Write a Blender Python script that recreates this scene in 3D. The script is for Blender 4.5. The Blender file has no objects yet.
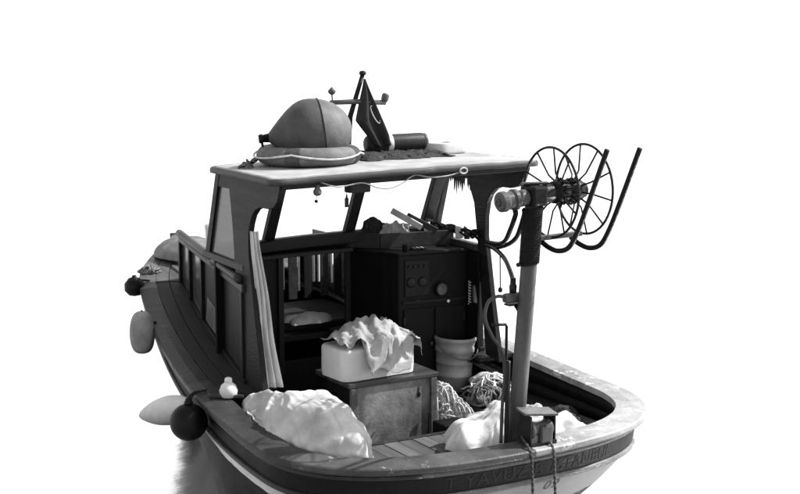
import bpy, bmesh, math, random
from mathutils import Vector, Matrix, noise
random.seed(7)
PI = math.pi
R = math.radians
scene = bpy.context.scene
col = scene.collection

# ------------------------------------------------------------------ camera
cam_d = bpy.data.cameras.new('camera')
cam = bpy.data.objects.new('camera', cam_d)
col.objects.link(cam)
cam_d.sensor_width = 36.0
cam_d.lens = 58.5
cam_d.clip_end = 3000
cam.location = (-4.651, -7.684, 3.202)
cam.rotation_euler = (R(90 - 8.372), 0, R(-30.625))
scene.camera = cam

# ------------------------------------------------------------------ sky, sun, exposure
SUN_EL = 44.0
SUN_DIR = Vector((0.96, -0.27, 0)).normalized()          # towards the sun, on the horizontal
world = bpy.data.worlds.new('World')
scene.world = world
world.use_nodes = True
nt = world.node_tree
bg = nt.nodes['Background']
sky = nt.nodes.new('ShaderNodeTexSky')
sky.sky_type = 'NISHITA'
sky.sun_disc = False
sky.sun_elevation = R(SUN_EL)
sky.sun_rotation = math.atan2(SUN_DIR.x, SUN_DIR.y)
sky.dust_density = 0.0
sky.air_density = 2.5
bw = nt.nodes.new('ShaderNodeRGBToBW')                   # black and white photograph
nt.links.new(sky.outputs[0], bw.inputs[0])
nt.links.new(bw.outputs[0], bg.inputs['Color'])
bg.inputs['Strength'].default_value = 0.13

sun_d = bpy.data.lights.new('sun', 'SUN')
sun_d.energy = 4.0
sun_d.angle = R(0.6)
sun = bpy.data.objects.new('sun', sun_d)
col.objects.link(sun)
d = Vector((SUN_DIR.x * math.cos(R(SUN_EL)), SUN_DIR.y * math.cos(R(SUN_EL)), math.sin(R(SUN_EL))))
sun.rotation_euler = d.to_track_quat('Z', 'Y').to_euler()
sun.location = (8, -3, 8)

vs = scene.view_settings
vs.view_transform = 'Standard'
vs.look = 'None'
vs.exposure = 1.0
vs.gamma = 1.0
vs.use_curve_mapping = False
scene.cycles.caustics_reflective = False
scene.cycles.caustics_refractive = False

# ------------------------------------------------------------------ materials
MATS = {}

def mat(name, base, rough=0.6, var=0.35, scale=6.0, stretch=(1, 1, 1), bump=0.15, bscale=60.0,
        chips=0.0, chip_col=0.45, chip_scale=9.0, metallic=0.0, spec=0.4, stain=0.0, rvar=0.15):
    m = bpy.data.materials.new(name)
    m.use_nodes = True
    t = m.node_tree
    N, L = t.nodes, t.links
    b = N['Principled BSDF']
    tc = N.new('ShaderNodeTexCoord')
    mp = N.new('ShaderNodeMapping')
    mp.inputs['Scale'].default_value = stretch
    oi = N.new('ShaderNodeObjectInfo')
    add = N.new('ShaderNodeVectorMath')
    add.operation = 'ADD'
    sc = N.new('ShaderNodeVectorMath')
    sc.operation = 'SCALE'
    sc.inputs[3].default_value = 37.0
    L.new(oi.outputs['Random'], sc.inputs[0])
    L.new(tc.outputs['Object'], mp.inputs['Vector'])
    L.new(mp.outputs[0], add.inputs[0])
    L.new(sc.outputs[0], add.inputs[1])
    n1 = N.new('ShaderNodeTexNoise')
    n1.inputs['Scale'].default_value = scale
    n1.inputs['Detail'].default_value = 8
    n1.inputs['Roughness'].default_value = 0.65
    L.new(add.outputs[0], n1.inputs['Vector'])
    cr = N.new('ShaderNodeMapRange')
    cr.inputs[1].default_value = 0.3
    cr.inputs[2].default_value = 0.7
    cr.inputs[3].default_value = base * (1 - var)
    cr.inputs[4].default_value = base * (1 + var)
    L.new(n1.outputs[0], cr.inputs[0])
    # each piece a little lighter or darker than the next
    pv = N.new('ShaderNodeMapRange')
    pv.inputs[3].default_value = 0.82
    pv.inputs[4].default_value = 1.18
    L.new(oi.outputs['Random'], pv.inputs[0])
    mul = N.new('ShaderNodeMath')
    mul.operation = 'MULTIPLY'
    L.new(cr.outputs[0], mul.inputs[0])
    L.new(pv.outputs[0], mul.inputs[1])
    out = mul.outputs[0]
    if stain > 0:
        n4 = N.new('ShaderNodeTexNoise')
        n4.inputs['Scale'].default_value = scale * 0.35
        n4.inputs['Detail'].default_value = 5
        L.new(add.outputs[0], n4.inputs['Vector'])
        r4 = N.new('ShaderNodeMapRange')
        r4.inputs[1].default_value = 0.45
        r4.inputs[2].default_value = 0.68
        r4.inputs[3].default_value = 1.0
        r4.inputs[4].default_value = 1.0 - stain
        L.new(n4.outputs[0], r4.inputs[0])
        m4 = N.new('ShaderNodeMath')
        m4.operation = 'MULTIPLY'
        L.new(out, m4.inputs[0])
        L.new(r4.outputs[0], m4.inputs[1])
        out = m4.outputs[0]
    chipmask = None
    if chips > 0:
        n2 = N.new('ShaderNodeTexNoise')
        n2.inputs['Scale'].default_value = chip_scale
        n2.inputs['Detail'].default_value = 10
        n2.inputs['Roughness'].default_value = 0.75
        L.new(add.outputs[0], n2.inputs['Vector'])
        r2 = N.new('ShaderNodeMapRange')
        r2.inputs[1].default_value = 0.72 - 0.3 * chips
        r2.inputs[2].default_value = 0.76 - 0.3 * chips
        L.new(n2.outputs[0], r2.inputs[0])
        mx = N.new('ShaderNodeMix')
        mx.data_type = 'FLOAT'
        L.new(r2.outputs[0], mx.inputs[0])
        L.new(out, mx.inputs[2])
        mx.inputs[3].default_value = chip_col
        out = mx.outputs[0]
        chipmask = r2.outputs[0]
    cb = N.new('ShaderNodeCombineColor')
    for i in range(3):
        L.new(out, cb.inputs[i])
    L.new(cb.outputs[0], b.inputs['Base Color'])
    rr = N.new('ShaderNodeMapRange')
    rr.inputs[3].default_value = max(0.05, rough - rvar)
    rr.inputs[4].default_value = min(1, rough + rvar)
    L.new(n1.outputs[0], rr.inputs[0])
    L.new(rr.outputs[0], b.inputs['Roughness'])
    b.inputs['Metallic'].default_value = metallic
    b.inputs['Specular IOR Level'].default_value = spec * 0.3
    if bump > 0:
        n3 = N.new('ShaderNodeTexNoise')
        n3.inputs['Scale'].default_value = bscale
        n3.inputs['Detail'].default_value = 6
        L.new(add.outputs[0], n3.inputs['Vector'])
        bp = N.new('ShaderNodeBump')
        bp.inputs['Strength'].default_value = bump
        bp.inputs['Distance'].default_value = 0.01
        L.new(n3.outputs[0], bp.inputs['Height'])
        L.new(bp.outputs[0], b.inputs['Normal'])
    MATS[name] = m
    return m

GY = (3.0, 0.25, 3.0)      # grain along the boat
GX = (0.25, 3.0, 3.0)
GZ = (3.0, 3.0, 0.25)
mat('strake_paint', 0.006, 0.55, 0.6, 5, (1, 1, 2), 0.3, 30, chips=0.33, chip_col=0.035, chip_scale=11, spec=0.3)
mat('white_hull', 0.7, 0.5, 0.15, 4, (1, 1, 3), 0.1, 30, chips=0.12, chip_col=0.2, stain=0.25)
mat('bottom_paint', 0.006, 0.6, 0.4, 5, (1, 1, 2), 0.15, 40, chips=0.15, chip_col=0.05)
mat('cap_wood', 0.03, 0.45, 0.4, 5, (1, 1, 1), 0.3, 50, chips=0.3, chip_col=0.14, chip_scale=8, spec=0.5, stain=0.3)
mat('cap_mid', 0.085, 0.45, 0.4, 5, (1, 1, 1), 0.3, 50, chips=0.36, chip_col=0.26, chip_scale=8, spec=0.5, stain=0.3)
mat('cap_pale', 0.26, 0.45, 0.35, 6, (1, 1, 1), 0.3, 50, chips=0.5, chip_col=0.5, chip_scale=8, spec=0.5, stain=0.3)
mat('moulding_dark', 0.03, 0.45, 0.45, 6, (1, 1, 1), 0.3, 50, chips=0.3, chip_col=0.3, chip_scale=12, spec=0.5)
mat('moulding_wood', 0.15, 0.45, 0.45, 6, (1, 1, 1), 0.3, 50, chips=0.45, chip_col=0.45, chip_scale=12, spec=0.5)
mat('deck_wood', 0.022, 0.55, 0.35, 4, GY, 0.35, 30, chips=0.24, chip_col=0.06, spec=0.35)
mat('foredeck_wood', 0.08, 0.6, 0.3, 4, GY, 0.3, 30)
mat('bench_wood', 0.085, 0.6, 0.4, 4, GY, 0.4, 30, stain=0.5)
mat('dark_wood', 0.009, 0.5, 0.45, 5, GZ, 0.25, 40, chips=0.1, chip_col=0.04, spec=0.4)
mat('cabin_panel', 0.016, 0.55, 0.5, 5, GZ, 0.3, 40, chips=0.24, chip_col=0.045, chip_scale=20)
mat('cabin_frame', 0.009, 0.5, 0.5, 5, GY, 0.3, 40, chips=0.24, chip_col=0.035)
mat('rail_wood', 0.035, 0.45, 0.4, 5, GY, 0.25, 40, chips=0.15, chip_col=0.1)
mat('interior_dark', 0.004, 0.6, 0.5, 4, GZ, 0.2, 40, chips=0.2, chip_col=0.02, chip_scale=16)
mat('roof_paint', 0.3, 0.6, 0.2, 5, (1, 1, 1), 0.25, 25, stain=0.35, chips=0.22, chip_col=0.24, chip_scale=7)
mat('roof_edge', 0.07, 0.5, 0.4, 8, GX, 0.25, 40, chips=0.3, chip_col=0.2, chip_scale=14)
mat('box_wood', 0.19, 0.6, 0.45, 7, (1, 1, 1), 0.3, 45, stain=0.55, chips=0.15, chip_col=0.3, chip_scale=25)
mat('box_lid', 0.05, 0.3, 0.5, 6, GX, 0.2, 40, chips=0.2, chip_col=0.2, spec=0.6)
mat('sheet_white', 0.52, 0.85, 0.22, 7, (1, 1, 1), 0.3, 26, stain=0.4, chips=0.05, chip_col=0.14, chip_scale=5)
mat('foam_white', 0.55, 0.7, 0.12, 5, (1, 1, 1), 0.2, 120, stain=0.25)
mat('cloth_pale', 0.4, 0.85, 0.2, 9, (1, 1, 1), 0.35, 34, stain=0.4)
mat('curtain_cloth', 0.65, 0.8, 0.25, 8, (3, 3, .6), 0.3, 90, stain=0.3)
mat('buoy_dark', 0.065, 0.55, 0.35, 6, (1, 1, 1), 0.25, 40, chips=0.14, chip_col=0.11, chip_scale=16, stain=0.35)
mat('buoy_light', 0.15, 0.55, 0.3, 9, (1, 1, 1), 0.25, 40, stain=0.35, chips=0.1, chip_col=0.3)
mat('ring_grey', 0.15, 0.6, 0.35, 9, (1, 1, 1), 0.4, 30, chips=0.28, chip_col=0.26, chip_scale=13, stain=0.4)
mat('rope_pale', 0.5, 0.85, 0.3, 30, (1, 1, 1), 0.5, 200)
mat('rope_grey', 0.15, 0.85, 0.4, 30, (1, 1, 1), 0.6, 200)
mat('rope_dark', 0.012, 0.8, 0.4, 30, (1, 1, 1), 0.5, 200)
mat('metal_dark', 0.01, 0.4, 0.4, 10, (1, 1, 1), 0.2, 60, chips=0.1, chip_col=0.05, spec=0.5)
mat('metal_post', 0.075, 0.4, 0.4, 6, (1, 1, .3), 0.3, 40, chips=0.34, chip_col=0.14, chip_scale=11, spec=0.6, stain=0.5)
mat('metal_motor', 0.1, 0.4, 0.5, 9, (1, 1, 1), 0.25, 40, chips=0.25, chip_col=0.3, spec=0.5)
mat('rubber_black', 0.005, 0.45, 0.3, 10, (1, 1, 1), 0.1, 60, spec=0.4)
mat('fender_pale', 0.28, 0.6, 0.3, 9, (1, 1, .6), 0.3, 25, stain=0.5, chips=0.2, chip_col=0.1, chip_scale=9)
mat('fender_black', 0.005, 0.5, 0.4, 8, (1, 1, 1), 0.15, 40)
mat('canister', 0.022, 0.5, 0.3, 8, (1, 1, 1), 0.15, 60)
mat('pale_plastic', 0.55, 0.5, 0.15, 8, (1, 1, 1), 0.1, 60, stain=0.2)
mat('bucket_plastic', 0.26, 0.5, 0.25, 8, (1, 1, 1), 0.1, 60, stain=0.4)
mat('flag_cloth', 0.028, 0.85, 0.3, 8, (1, 1, 1), 0.2, 150)
mat('net_dark', 0.04, 0.9, 0.6, 60, (1, 1, 1), 0.8, 200)
mat('lettering', 0.026, 0.6, 0.5, 25, (1, 1, 1), 0.1, 60, chips=0.2, chip_col=0.03, chip_scale=30)
mat('number_paint', 0.015, 0.5, 0.3, 20)
mat('tip_white', 0.7, 0.4, 0.1, 10)
mat('foam_water', 0.5, 0.8, 0.4, 6, (1, 1, 1), 0.4, 20)

def glass_mat():
    m = bpy.data.materials.new('window_glass')
    m.use_nodes = True
    t = m.node_tree
    N, L = t.nodes, t.links
    b = N['Principled BSDF']
    tc = N.new('ShaderNodeTexCoord')
    n = N.new('ShaderNodeTexNoise')
    n.inputs['Scale'].default_value = 6
    n.inputs['Detail'].default_value = 9
    n.inputs['Roughness'].default_value = 0.7
    mpg = N.new('ShaderNodeMapping')
    mpg.inputs['Scale'].default_value = (1, 0.5, 2.6)
    mpg.inputs['Rotation'].default_value = (0.35, 0, 0)
    L.new(tc.outputs['Object'], mpg.inputs['Vector'])
    L.new(mpg.outputs[0], n.inputs['Vector'])
    r = N.new('ShaderNodeMapRange')
    r.inputs[1].default_value = 0.3
    r.inputs[2].default_value = 0.7
    r.inputs[3].default_value = 0.03
    r.inputs[4].default_value = 0.10
    L.new(n.outputs[0], r.inputs[0])
    c = N.new('ShaderNodeCombineColor')
    for i in range(3):
        L.new(r.outputs[0], c.inputs[i])
    L.new(c.outputs[0], b.inputs['Base Color'])
    b.inputs['Roughness'].default_value = 0.18
    b.inputs['Specular IOR Level'].default_value = 0.4
    b.inputs['Alpha'].default_value = 0.85      # salt-hazed acrylic
    MATS['window_glass'] = m
glass_mat()

def water_mat():
    m = bpy.data.materials.new('bright_water')
    m.use_nodes = True
    t = m.node_tree
    N, L = t.nodes, t.links
    b = N['Principled BSDF']
    b.inputs['Base Color'].default_value = (0.95, 0.95, 0.95, 1)
    b.inputs['Metallic'].default_value = 1.0
    b.inputs['Roughness'].default_value = 0.16
    tc = N.new('ShaderNodeTexCoord')
    n = N.new('ShaderNodeTexNoise')
    n.inputs['Scale'].default_value = 1.6
    n.inputs['Detail'].default_value = 4
    L.new(tc.outputs['Object'], n.inputs['Vector'])
    bp = N.new('ShaderNodeBump')
    bp.inputs['Strength'].default_value = 0.08
    bp.inputs['Distance'].default_value = 0.1
    L.new(n.outputs[0], bp.inputs['Height'])
    L.new(bp.outputs[0], b.inputs['Normal'])
    MATS['bright_water'] = m
water_mat()

# ------------------------------------------------------------------ mesh helpers
def V(*a):
    return Vector(a if len(a) == 3 else a[0])

class MB:
    def __init__(s):
        s.v, s.f = [], []
    def add(s, vs_, fs):
        o = len(s.v)
        s.v += [Vector(p) for p in vs_]
        s.f += [tuple(i + o for i in f) for f in fs]
        return s
    def box(s, c, size, rot=None):
        hx, hy, hz = [k / 2 for k in size]
        pts = [Vector((x, y, z)) for x in (-hx, hx) for y in (-hy, hy) for z in (-hz, hz)]
        if rot is not None:
            pts = [rot @ p for p in pts]
        c = Vector(c)
        return s.add([p + c for p in pts], [(0, 1, 3, 2), (4, 6, 7, 5), (0, 4, 5, 1), (2, 3, 7, 6), (0, 2, 6, 4), (1, 5, 7, 3)])
    def bar(s, a, b, w, h, up=(0, 0, 1)):
        a, b = Vector(a), Vector(b)
        dv = (b - a)
        z = dv.normalized()
        x = Vector(up).cross(z)
        if x.length < 1e-4:
            x = Vector((1, 0, 0))
        x.normalize()
        y = z.cross(x)
        pts = []
        for p in (a, b):
            for sx, sy in ((-1, -1), (1, -1), (1, 1), (-1, 1)):
                pts.append(p + x * (sx * w / 2) + y * (sy * h / 2))
        return s.add(pts, [(3, 2, 1, 0), (4, 5, 6, 7), (0, 1, 5, 4), (1, 2, 6, 5), (2, 3, 7, 6), (3, 0, 4, 7)])
    def tube(s, pts, r, n=8, closed=False, cap=True):
        pts = [Vector(p) for p in pts]
        m = len(pts)
        rr = r if isinstance(r, (list, tuple)) else [r] * m
        T = []
        for i in range(m):
            if closed:
                t = pts[(i + 1) % m] - pts[i - 1]
            else:
                t = pts[min(i + 1, m - 1)] - pts[max(i - 1, 0)]
            T.append(t.normalized() if t.length > 1e-9 else Vector((0, 0, 1)))
        u = Vector((0, 0, 1)) if abs(T[0].z) < 0.9 else Vector((1, 0, 0))
        u = (u - T[0] * u.dot(T[0])).normalized()
        o = len(s.v)
        for i in range(m):
            u = u - T[i] * u.dot(T[i])
            if u.length < 1e-6:
                u = T[i].orthogonal()
            u.normalize()
            w = T[i].cross(u)
            for k in range(n):
                a = 2 * PI * k / n
                s.v.append(pts[i] + (u * math.cos(a) + w * math.sin(a)) * rr[i])
        for i in range(m if closed else m - 1):
            j = (i + 1) % m
            for k in range(n):
                l = (k + 1) % n
                s.f.append((o + i * n + k, o + i * n + l, o + j * n + l, o + j * n + k))
        if cap and not closed:
            s.f.append(tuple(o + k for k in reversed(range(n))))
            s.f.append(tuple(o + (m - 1) * n + k for k in range(n)))
        return s
    def lathe(s, prof, c=(0, 0, 0), axis=(0, 0, 1), n=24):
        q = Vector((0, 0, 1)).rotation_difference(Vector(axis).normalized())
        o = len(s.v)
        c = Vector(c)
        for r, z in prof:
            for k in range(n):
                a = 2 * PI * k / n
                s.v.append(q @ Vector((r * math.cos(a), r * math.sin(a), z)) + c)
        for i in range(len(prof) - 1):
            for k in range(n):
                l = (k + 1) % n
                s.f.append((o + i * n + k, o + i * n + l, o + (i + 1) * n + l, o + (i + 1) * n + k))
        s.f.append(tuple(o + k for k in reversed(range(n))))
        s.f.append(tuple(o + (len(prof) - 1) * n + k for k in range(n)))
        return s
    def grid(s, P, closed_u=False):
        """P[i][j] points"""
        o = len(s.v)
        nu, nv = len(P), len(P[0])
        for row in P:
            s.v += [Vector(p) for p in row]
        for i in range(nu if closed_u else nu - 1):
            a = i * nv
            b = ((i + 1) % nu) * nv
            for j in range(nv - 1):
                s.f.append((o + a + j, o + b + j, o + b + j + 1, o + a + j + 1))
        return s
    def prism(s, poly, f0, f1):
        """poly of 2-D points; f0, f1 map them to the two faces"""
        n = len(poly)
        o = len(s.v)
        s.v += [Vector(f0(*p)) for p in poly] + [Vector(f1(*p)) for p in poly]
        s.f.append(tuple(o + i for i in reversed(range(n))))
        s.f.append(tuple(o + n + i for i in range(n)))
        for i in range(n):
            j = (i + 1) % n
            s.f.append((o + i, o + j, o + n + j, o + n + i))
        return s
    def build(s, name, material, parent=None, bevel=0.0, smooth=False, solid=0.0, sub=0, origin=None, fix=True):
        w = wl.get(parent, Vector((0, 0, 0))) if parent is not None else Vector((0, 0, 0))
        if parent is None:
            if origin is None:
                xs = [p.x for p in s.v]; ys = [p.y for p in s.v]; zz = [p.z for p in s.v]
                origin = Vector(((min(xs) + max(xs)) / 2, (min(ys) + max(ys)) / 2, min(zz)))
            w = Vector(origin)
        me = bpy.data.meshes.new(name)
        me.from_pydata([p - w for p in s.v], [], s.f)
        if fix:
            bm = bmesh.new()
            bm.from_mesh(me)
            bmesh.ops.recalc_face_normals(bm, faces=bm.faces)
            bm.to_mesh(me)
            bm.free()
        o = bpy.data.objects.new(name, me)
        col.objects.link(o)
        me.materials.append(MATS[material])
        if parent is not None:
            o.parent = parent
            wl[o] = w
        else:
            o.location = w
            wl[o] = w
        if smooth:
            for p in me.polygons:
                p.use_smooth = True
        if solid:
            md = o.modifiers.new('thick', 'SOLIDIFY')
            md.thickness = solid
            md.offset = 0
        if bevel:
            md = o.modifiers.new('edge', 'BEVEL')
            md.width = bevel
            md.segments = 2
            md.limit_method = 'ANGLE'
            md.angle_limit = R(35)
        if sub:
            md = o.modifiers.new('round', 'SUBSURF')
            md.levels = sub
            md.render_levels = sub
        return o

wl = {}

def tag(o, label=None, cat=None, group=None, kind=None):
    if label: o['label'] = label
    if cat: o['category'] = cat
    if group: o['group'] = group
    if kind: o['kind'] = kind
    return o

def thing(name, label, cat, loc=(0, 0, 0), group=None):
    o = bpy.data.objects.new(name, None)
    col.objects.link(o)
    o.location = loc
    o.empty_display_size = 0.1
    wl[o] = Vector(loc)
    return tag(o, label, cat, group)

def lerp(a, b, t):
    return a + (b - a) * t

def table(x, T):
    if x <= T[0][0]: return T[0][1]
    for (a, p), (b, q) in zip(T, T[1:]):
        if x <= b:
            return p + (q - p) * (x - a) / (b - a)
    return T[-1][1]

def catmull(pts, n=8):
    pts = [Vector(p) for p in pts]
    P = [pts[0] * 2 - pts[1]] + pts + [pts[-1] * 2 - pts[-2]]
    out = []
    for i in range(1, len(P) - 2):
        for k in range(n):
            t = k / n
            a, b, c, e = P[i - 1], P[i], P[i + 1], P[i + 2]
            out.append(0.5 * ((2 * b) + (c - a) * t + (2 * a - 5 * b + 4 * c - e) * t * t + (3 * b - a - 3 * c + e) * t ** 3))
    out.append(pts[-1])
    return out

def fbm(p, o=4):
    return noise.fractal(Vector(p), 0.6, 2.0, o)

# ------------------------------------------------------------------ hull form
BEAM, YM, LA, NS = 1.439, -0.424, 0.971, 2.523
YS = YM - LA
def sheer(y):
    return table(y, SH)
SH = []
yy = YS
while yy < 2.9:
    SH.append((yy, 0.787 + 0.0261 * (yy + 1.395) ** 2))
    yy += 0.1
SH += [(3.2, 1.315), (3.6, 1.36), (4.0, 1.395), (4.6, 1.43)]
HB = []
yy = YM
while yy < 2.85:
    HB.append((yy, BEAM * (1 - (max(0, yy - YM) / 5.968) ** 1.871)))
    yy += 0.05
HB += [(3.0, 0.925), (3.25, 0.82), (3.5, 0.685), (3.75, 0.53), (4.0, 0.37), (4.25, 0.21), (4.45, 0.09), (4.55, 0.03)]
def half(y):
    if y < YM:
        s_ = min(1.0, (YM - y) / LA)
        return BEAM * (1 - s_ ** NS) ** (1 / NS)
    return table(y, HB)

OUT = []           # outer rail line, port bow -> stern -> starboard bow
yb = [4.55 - k * (4.55 - YM) / 70 for k in range(70)]
for y in yb:
    OUT.append(Vector((-half(y), y, 0)))
for k in range(0, 97):
    th = PI + PI * k / 96
    c, s_ = math.cos(th), math.sin(th)
    OUT.append(Vector((BEAM * math.copysign(abs(c) ** (2 / NS), c), YM - LA * abs(s_) ** (2 / NS), 0)))
for y in reversed(yb):
    OUT.append(Vector((half(y), y, 0)))
# even spacing
def resample(P, step):
    out = [P[0]]
    acc = 0
    for a, b in zip(P, P[1:]):
        L_ = (b - a).length
        if L_ < 1e-9: continue
        t = step - acc
        while t <= L_:
            out.append(a.lerp(b, t / L_))
            t += step
        acc = L_ - (t - step)
    out.append(P[-1])
    return out
OUT = resample(OUT, 0.045)
for _ in range(3):
    OUT = [OUT[0]] + [(OUT[i - 1] + OUT[i] * 2 + OUT[i + 1]) / 4 for i in range(1, len(OUT) - 1)] + [OUT[-1]]
NRM = []
for i in range(len(OUT)):
    t = OUT[min(i + 1, len(OUT) - 1)] - OUT[max(i - 1, 0)]
    NRM.append(Vector((t.y, -t.x, 0)).normalized() * -1)
# outward check
ctr = len(OUT) // 2
if NRM[ctr].y > 0:
    NRM = [-n for n in NRM]
for i in range(len(OUT)):
    OUT[i].z = sheer(OUT[i].y)
ARC = [0.0]
for a, b in zip(OUT, OUT[1:]):
    ARC.append(ARC[-1] + (b - a).length)
ARC0 = ARC[ctr]

def inset(i, d, z=None):
    p = OUT[i] - NRM[i] * d
    if OUT[i].x < 0 and p.x > -0.004: p.x = -0.004
    if OUT[i].x > 0 and p.x < 0.004: p.x = 0.004
    if z is not None: p.z = z
    return p

def tuck(y):
    if y < 0.3:
        t = max(0, min(1, (0.3 - y) / 1.6))
        t = t * t * (3 - 2 * t)
        return lerp(0.12, 0.95, t)
    return table(y, [(0.3, 0.12), (1.0, 0.28), (2.0, 0.48), (3.0, 0.5), (4.5, 0.5)])

SD = 0.225         # depth of the sheer strake below the rail
def hull_pt(i, dep):
    """point on the planking, dep metres under the rail"""
    y = OUT[i].y
    if dep <= SD:
        off = 0.03 + 0.03 * dep / SD * (0.4 + tuck(y))
    else:
        e = dep - SD
        k = tuck(y)
        off = 0.03 + 0.03 * (0.4 + k) + e * k * (0.75 + 0.45 * e)
    p = inset(i, off)
    p.z = OUT[i].z - dep
    return p

def hull_at(arc, dep):
    lo = min(range(len(ARC) - 1), key=lambda i: abs((ARC[i] + ARC[i + 1]) / 2 - arc))
    t = (arc - ARC[lo]) / (ARC[lo + 1] - ARC[lo])
    return hull_pt(lo, dep).lerp(hull_pt(lo + 1, dep), t)

# ------------------------------------------------------------------ water
m = MB()
m.grid([[(x, y, 0) for y in (-600, 0, 900)] for x in (-700, 0, 700)])
o = m.build('water', 'bright_water', origin=(0, 0, 0))
tag(o, kind='structure')

# ------------------------------------------------------------------ the boat
boat = thing('fishing_boat', 'small wooden fishing boat with dark hull, open wheelhouse and round stern', 'boat', (0, 0, 0))
NI = len(OUT)
rng = range(NI)
deps = [0.0, 0.03, 0.10, 0.16, SD]
strake = MB().grid([[hull_pt(i, dp) for dp in deps] for i in rng]).build('sheer_strake', 'strake_paint', boat, smooth=True)
def band_depth(y):
    return table(y, [(-1.4, 0.30), (-1.0, 0.20), (-0.4, 0.12), (0.6, 0.07), (4.6, 0.06)])
m = MB()
rows = []
for i in rng:
    b = band_depth(OUT[i].y)
    b *= 1 + 0.12 * fbm((ARC[i] * 3, 0, 1))
    rows.append([hull_pt(i, SD + b * t) for t in (0, 0.33, 0.66, 1.0)])
MB().grid(rows).build('boot_band', 'white_hull', boat, smooth=True)
rows2 = []
for i in rng:
    b = band_depth(OUT[i].y) * (1 + 0.12 * fbm((ARC[i] * 3, 0, 1)))
    d0 = SD + b
    dmax = OUT[i].z + 0.35
    rows2.append([hull_pt(i, lerp(d0, dmax, t)) for t in (0, .15, .3, .5, .75, 1.0)])
MB().grid(rows2).build('hull_bottom', 'bottom_paint', boat, smooth=True)
for nm, dp, r_ in (('rub_rail', SD + 0.012, 0.021), ('rail_moulding', 0.078, 0.019)):
    for a, b in ((0, int(NI * .45)), (int(NI * .45), NI - 1)):
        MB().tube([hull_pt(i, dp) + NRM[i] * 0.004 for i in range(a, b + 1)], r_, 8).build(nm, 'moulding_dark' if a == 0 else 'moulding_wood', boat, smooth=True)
# stem post
m = MB()
m.prism([(4.50, 1.43), (4.64, 1.44), (4.62, 1.2), (4.35, 0.3), (3.9, -0.3), (3.7, -0.3), (4.2, 0.5), (4.45, 1.2)],
        lambda y, z: (-0.05, y, z), lambda y, z: (0.05, y, z))
m.build('stem_post', 'dark_wood', boat, bevel=0.01)

def capw(y):
    return table(y, [(-1.4, 0.185), (-1.0, 0.19), (0.3, 0.18), (0.8, 0.15), (2.5, 0.12), (4.6, 0.10)])
# cap rail in scarfed lengths
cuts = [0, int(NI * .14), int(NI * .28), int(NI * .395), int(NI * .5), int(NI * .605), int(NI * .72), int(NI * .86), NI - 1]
for a, b in zip(cuts, cuts[1:]):
    P = []
    for k, i in enumerate(range(a, b + 1)):
        w = capw(OUT[i].y)
        wob = 0.004 * fbm((ARC[i] * 2.2, 3, 0))
        z = OUT[i].z + 0.002 * fbm((ARC[i] * 3, 9, 0))
        o1 = inset(i, -0.022 + wob, z)
        i1 = inset(i, w + wob, z + 0.004)
        gap = 0.0015 if i in (a, b) else 0
        P.append([o1 - V(0, 0, 0.046), o1 - V(0, 0, 0.034) + NRM[i] * 0.006, o1 - V(0, 0, 0.010) + NRM[i] * 0.006, o1 + NRM[i] * -0.004,
                  lerp(o1, i1, 0.5) + V(0, 0, 0.006), i1 - V(0, 0, 0.0), i1 - V(0, 0, 0.046), o1 - V(0, 0, 0.046)])
    m = MB().grid(P)
    n0 = len(P[0])
    m.f.append(tuple(range(n0 - 1)))
    m.f.append(tuple((len(P) - 1) * n0 + q for q in range(n0 - 1)))
    m.build('cap_rail', 'cap_mid' if b <= cuts[1] else 'cap_wood' if b <= cuts[3] else ('cap_mid' if b <= cuts[4] else 'cap_pale'), boat, smooth=False, bevel=0.003)  # pale lengths from the stern round to starboard, darker to port

# inner bulwark round the aft well (two planks)
BZ = 0.595         # bench level
aft = [i for i in rng if OUT[i].y < 0.62]
for t0, t1 in ((0.0, 0.47), (0.5, 1.0)):
    P = []
    for i in aft:
        w = capw(OUT[i].y) - 0.04
        zt = OUT[i].z - 0.046
        P.append([inset(i, w + 0.02, lerp(zt, BZ - 0.03, t0)), inset(i, w + 0.02, lerp(zt, BZ - 0.03, t1))])
    MB().grid(P).build('bulwark_plank', 'dark_wood', boat, solid=0.02, smooth=True)

# side deck planks flush with the rail, forward of the well
def zone(d0, d1, y0, y1, side):
    P = []
    for i in rng:
        if OUT[i].x * side <= 0 or not (y0 <= OUT[i].y <= y1): continue
        w = capw(OUT[i].y)
        z = OUT[i].z - 0.012
        a, b = inset(i, w + d0, z), inset(i, w + d1, z)
        P.append([a, b])
    return P
for side in (-1, 1):
    for k in range(3):
        for y0_, y1_, mt_ in ((0.47, 2.93, 'deck_wood'), (2.94, 4.25, 'foredeck_wood')):
            P = zone(k * 0.115 + 0.003, (k + 1) * 0.115 - 0.003, y0_, y1_, side)
            MB().grid(P).build('deck_plank', mt_, boat, solid=0.03)
    # covering board under the joints
    MB().grid([[p - V(0, 0, .022) for p in r_] for r_ in zone(-0.05, 0.40, 0.5, 4.2, side)]).build('deck_underlay', 'interior_dark', boat)
# foredeck planks
for k in range(-7, 8):
    x = k * 0.105
    x0, x1 = x - 0.050, x + 0.050
    ym_ = 2.86
    yend = 2.86
    while yend < 4.5 and half(yend) - capw(yend) - 0.26 > min(abs(x0), abs(x1)):
        yend += 0.02
    if yend - ym_ < 0.1: continue
    P = []
    for q in range(9):
        y = lerp(ym_, yend, q / 8)
        z = sheer(y) + 0.018 + 0.012 * (1 - (x / 0.8) ** 2)
        P.append([(x0, y, z), (x1, y, z)])
    MB().grid(P).build('foredeck_plank', 'foredeck_wood', boat, solid=0.03)

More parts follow.
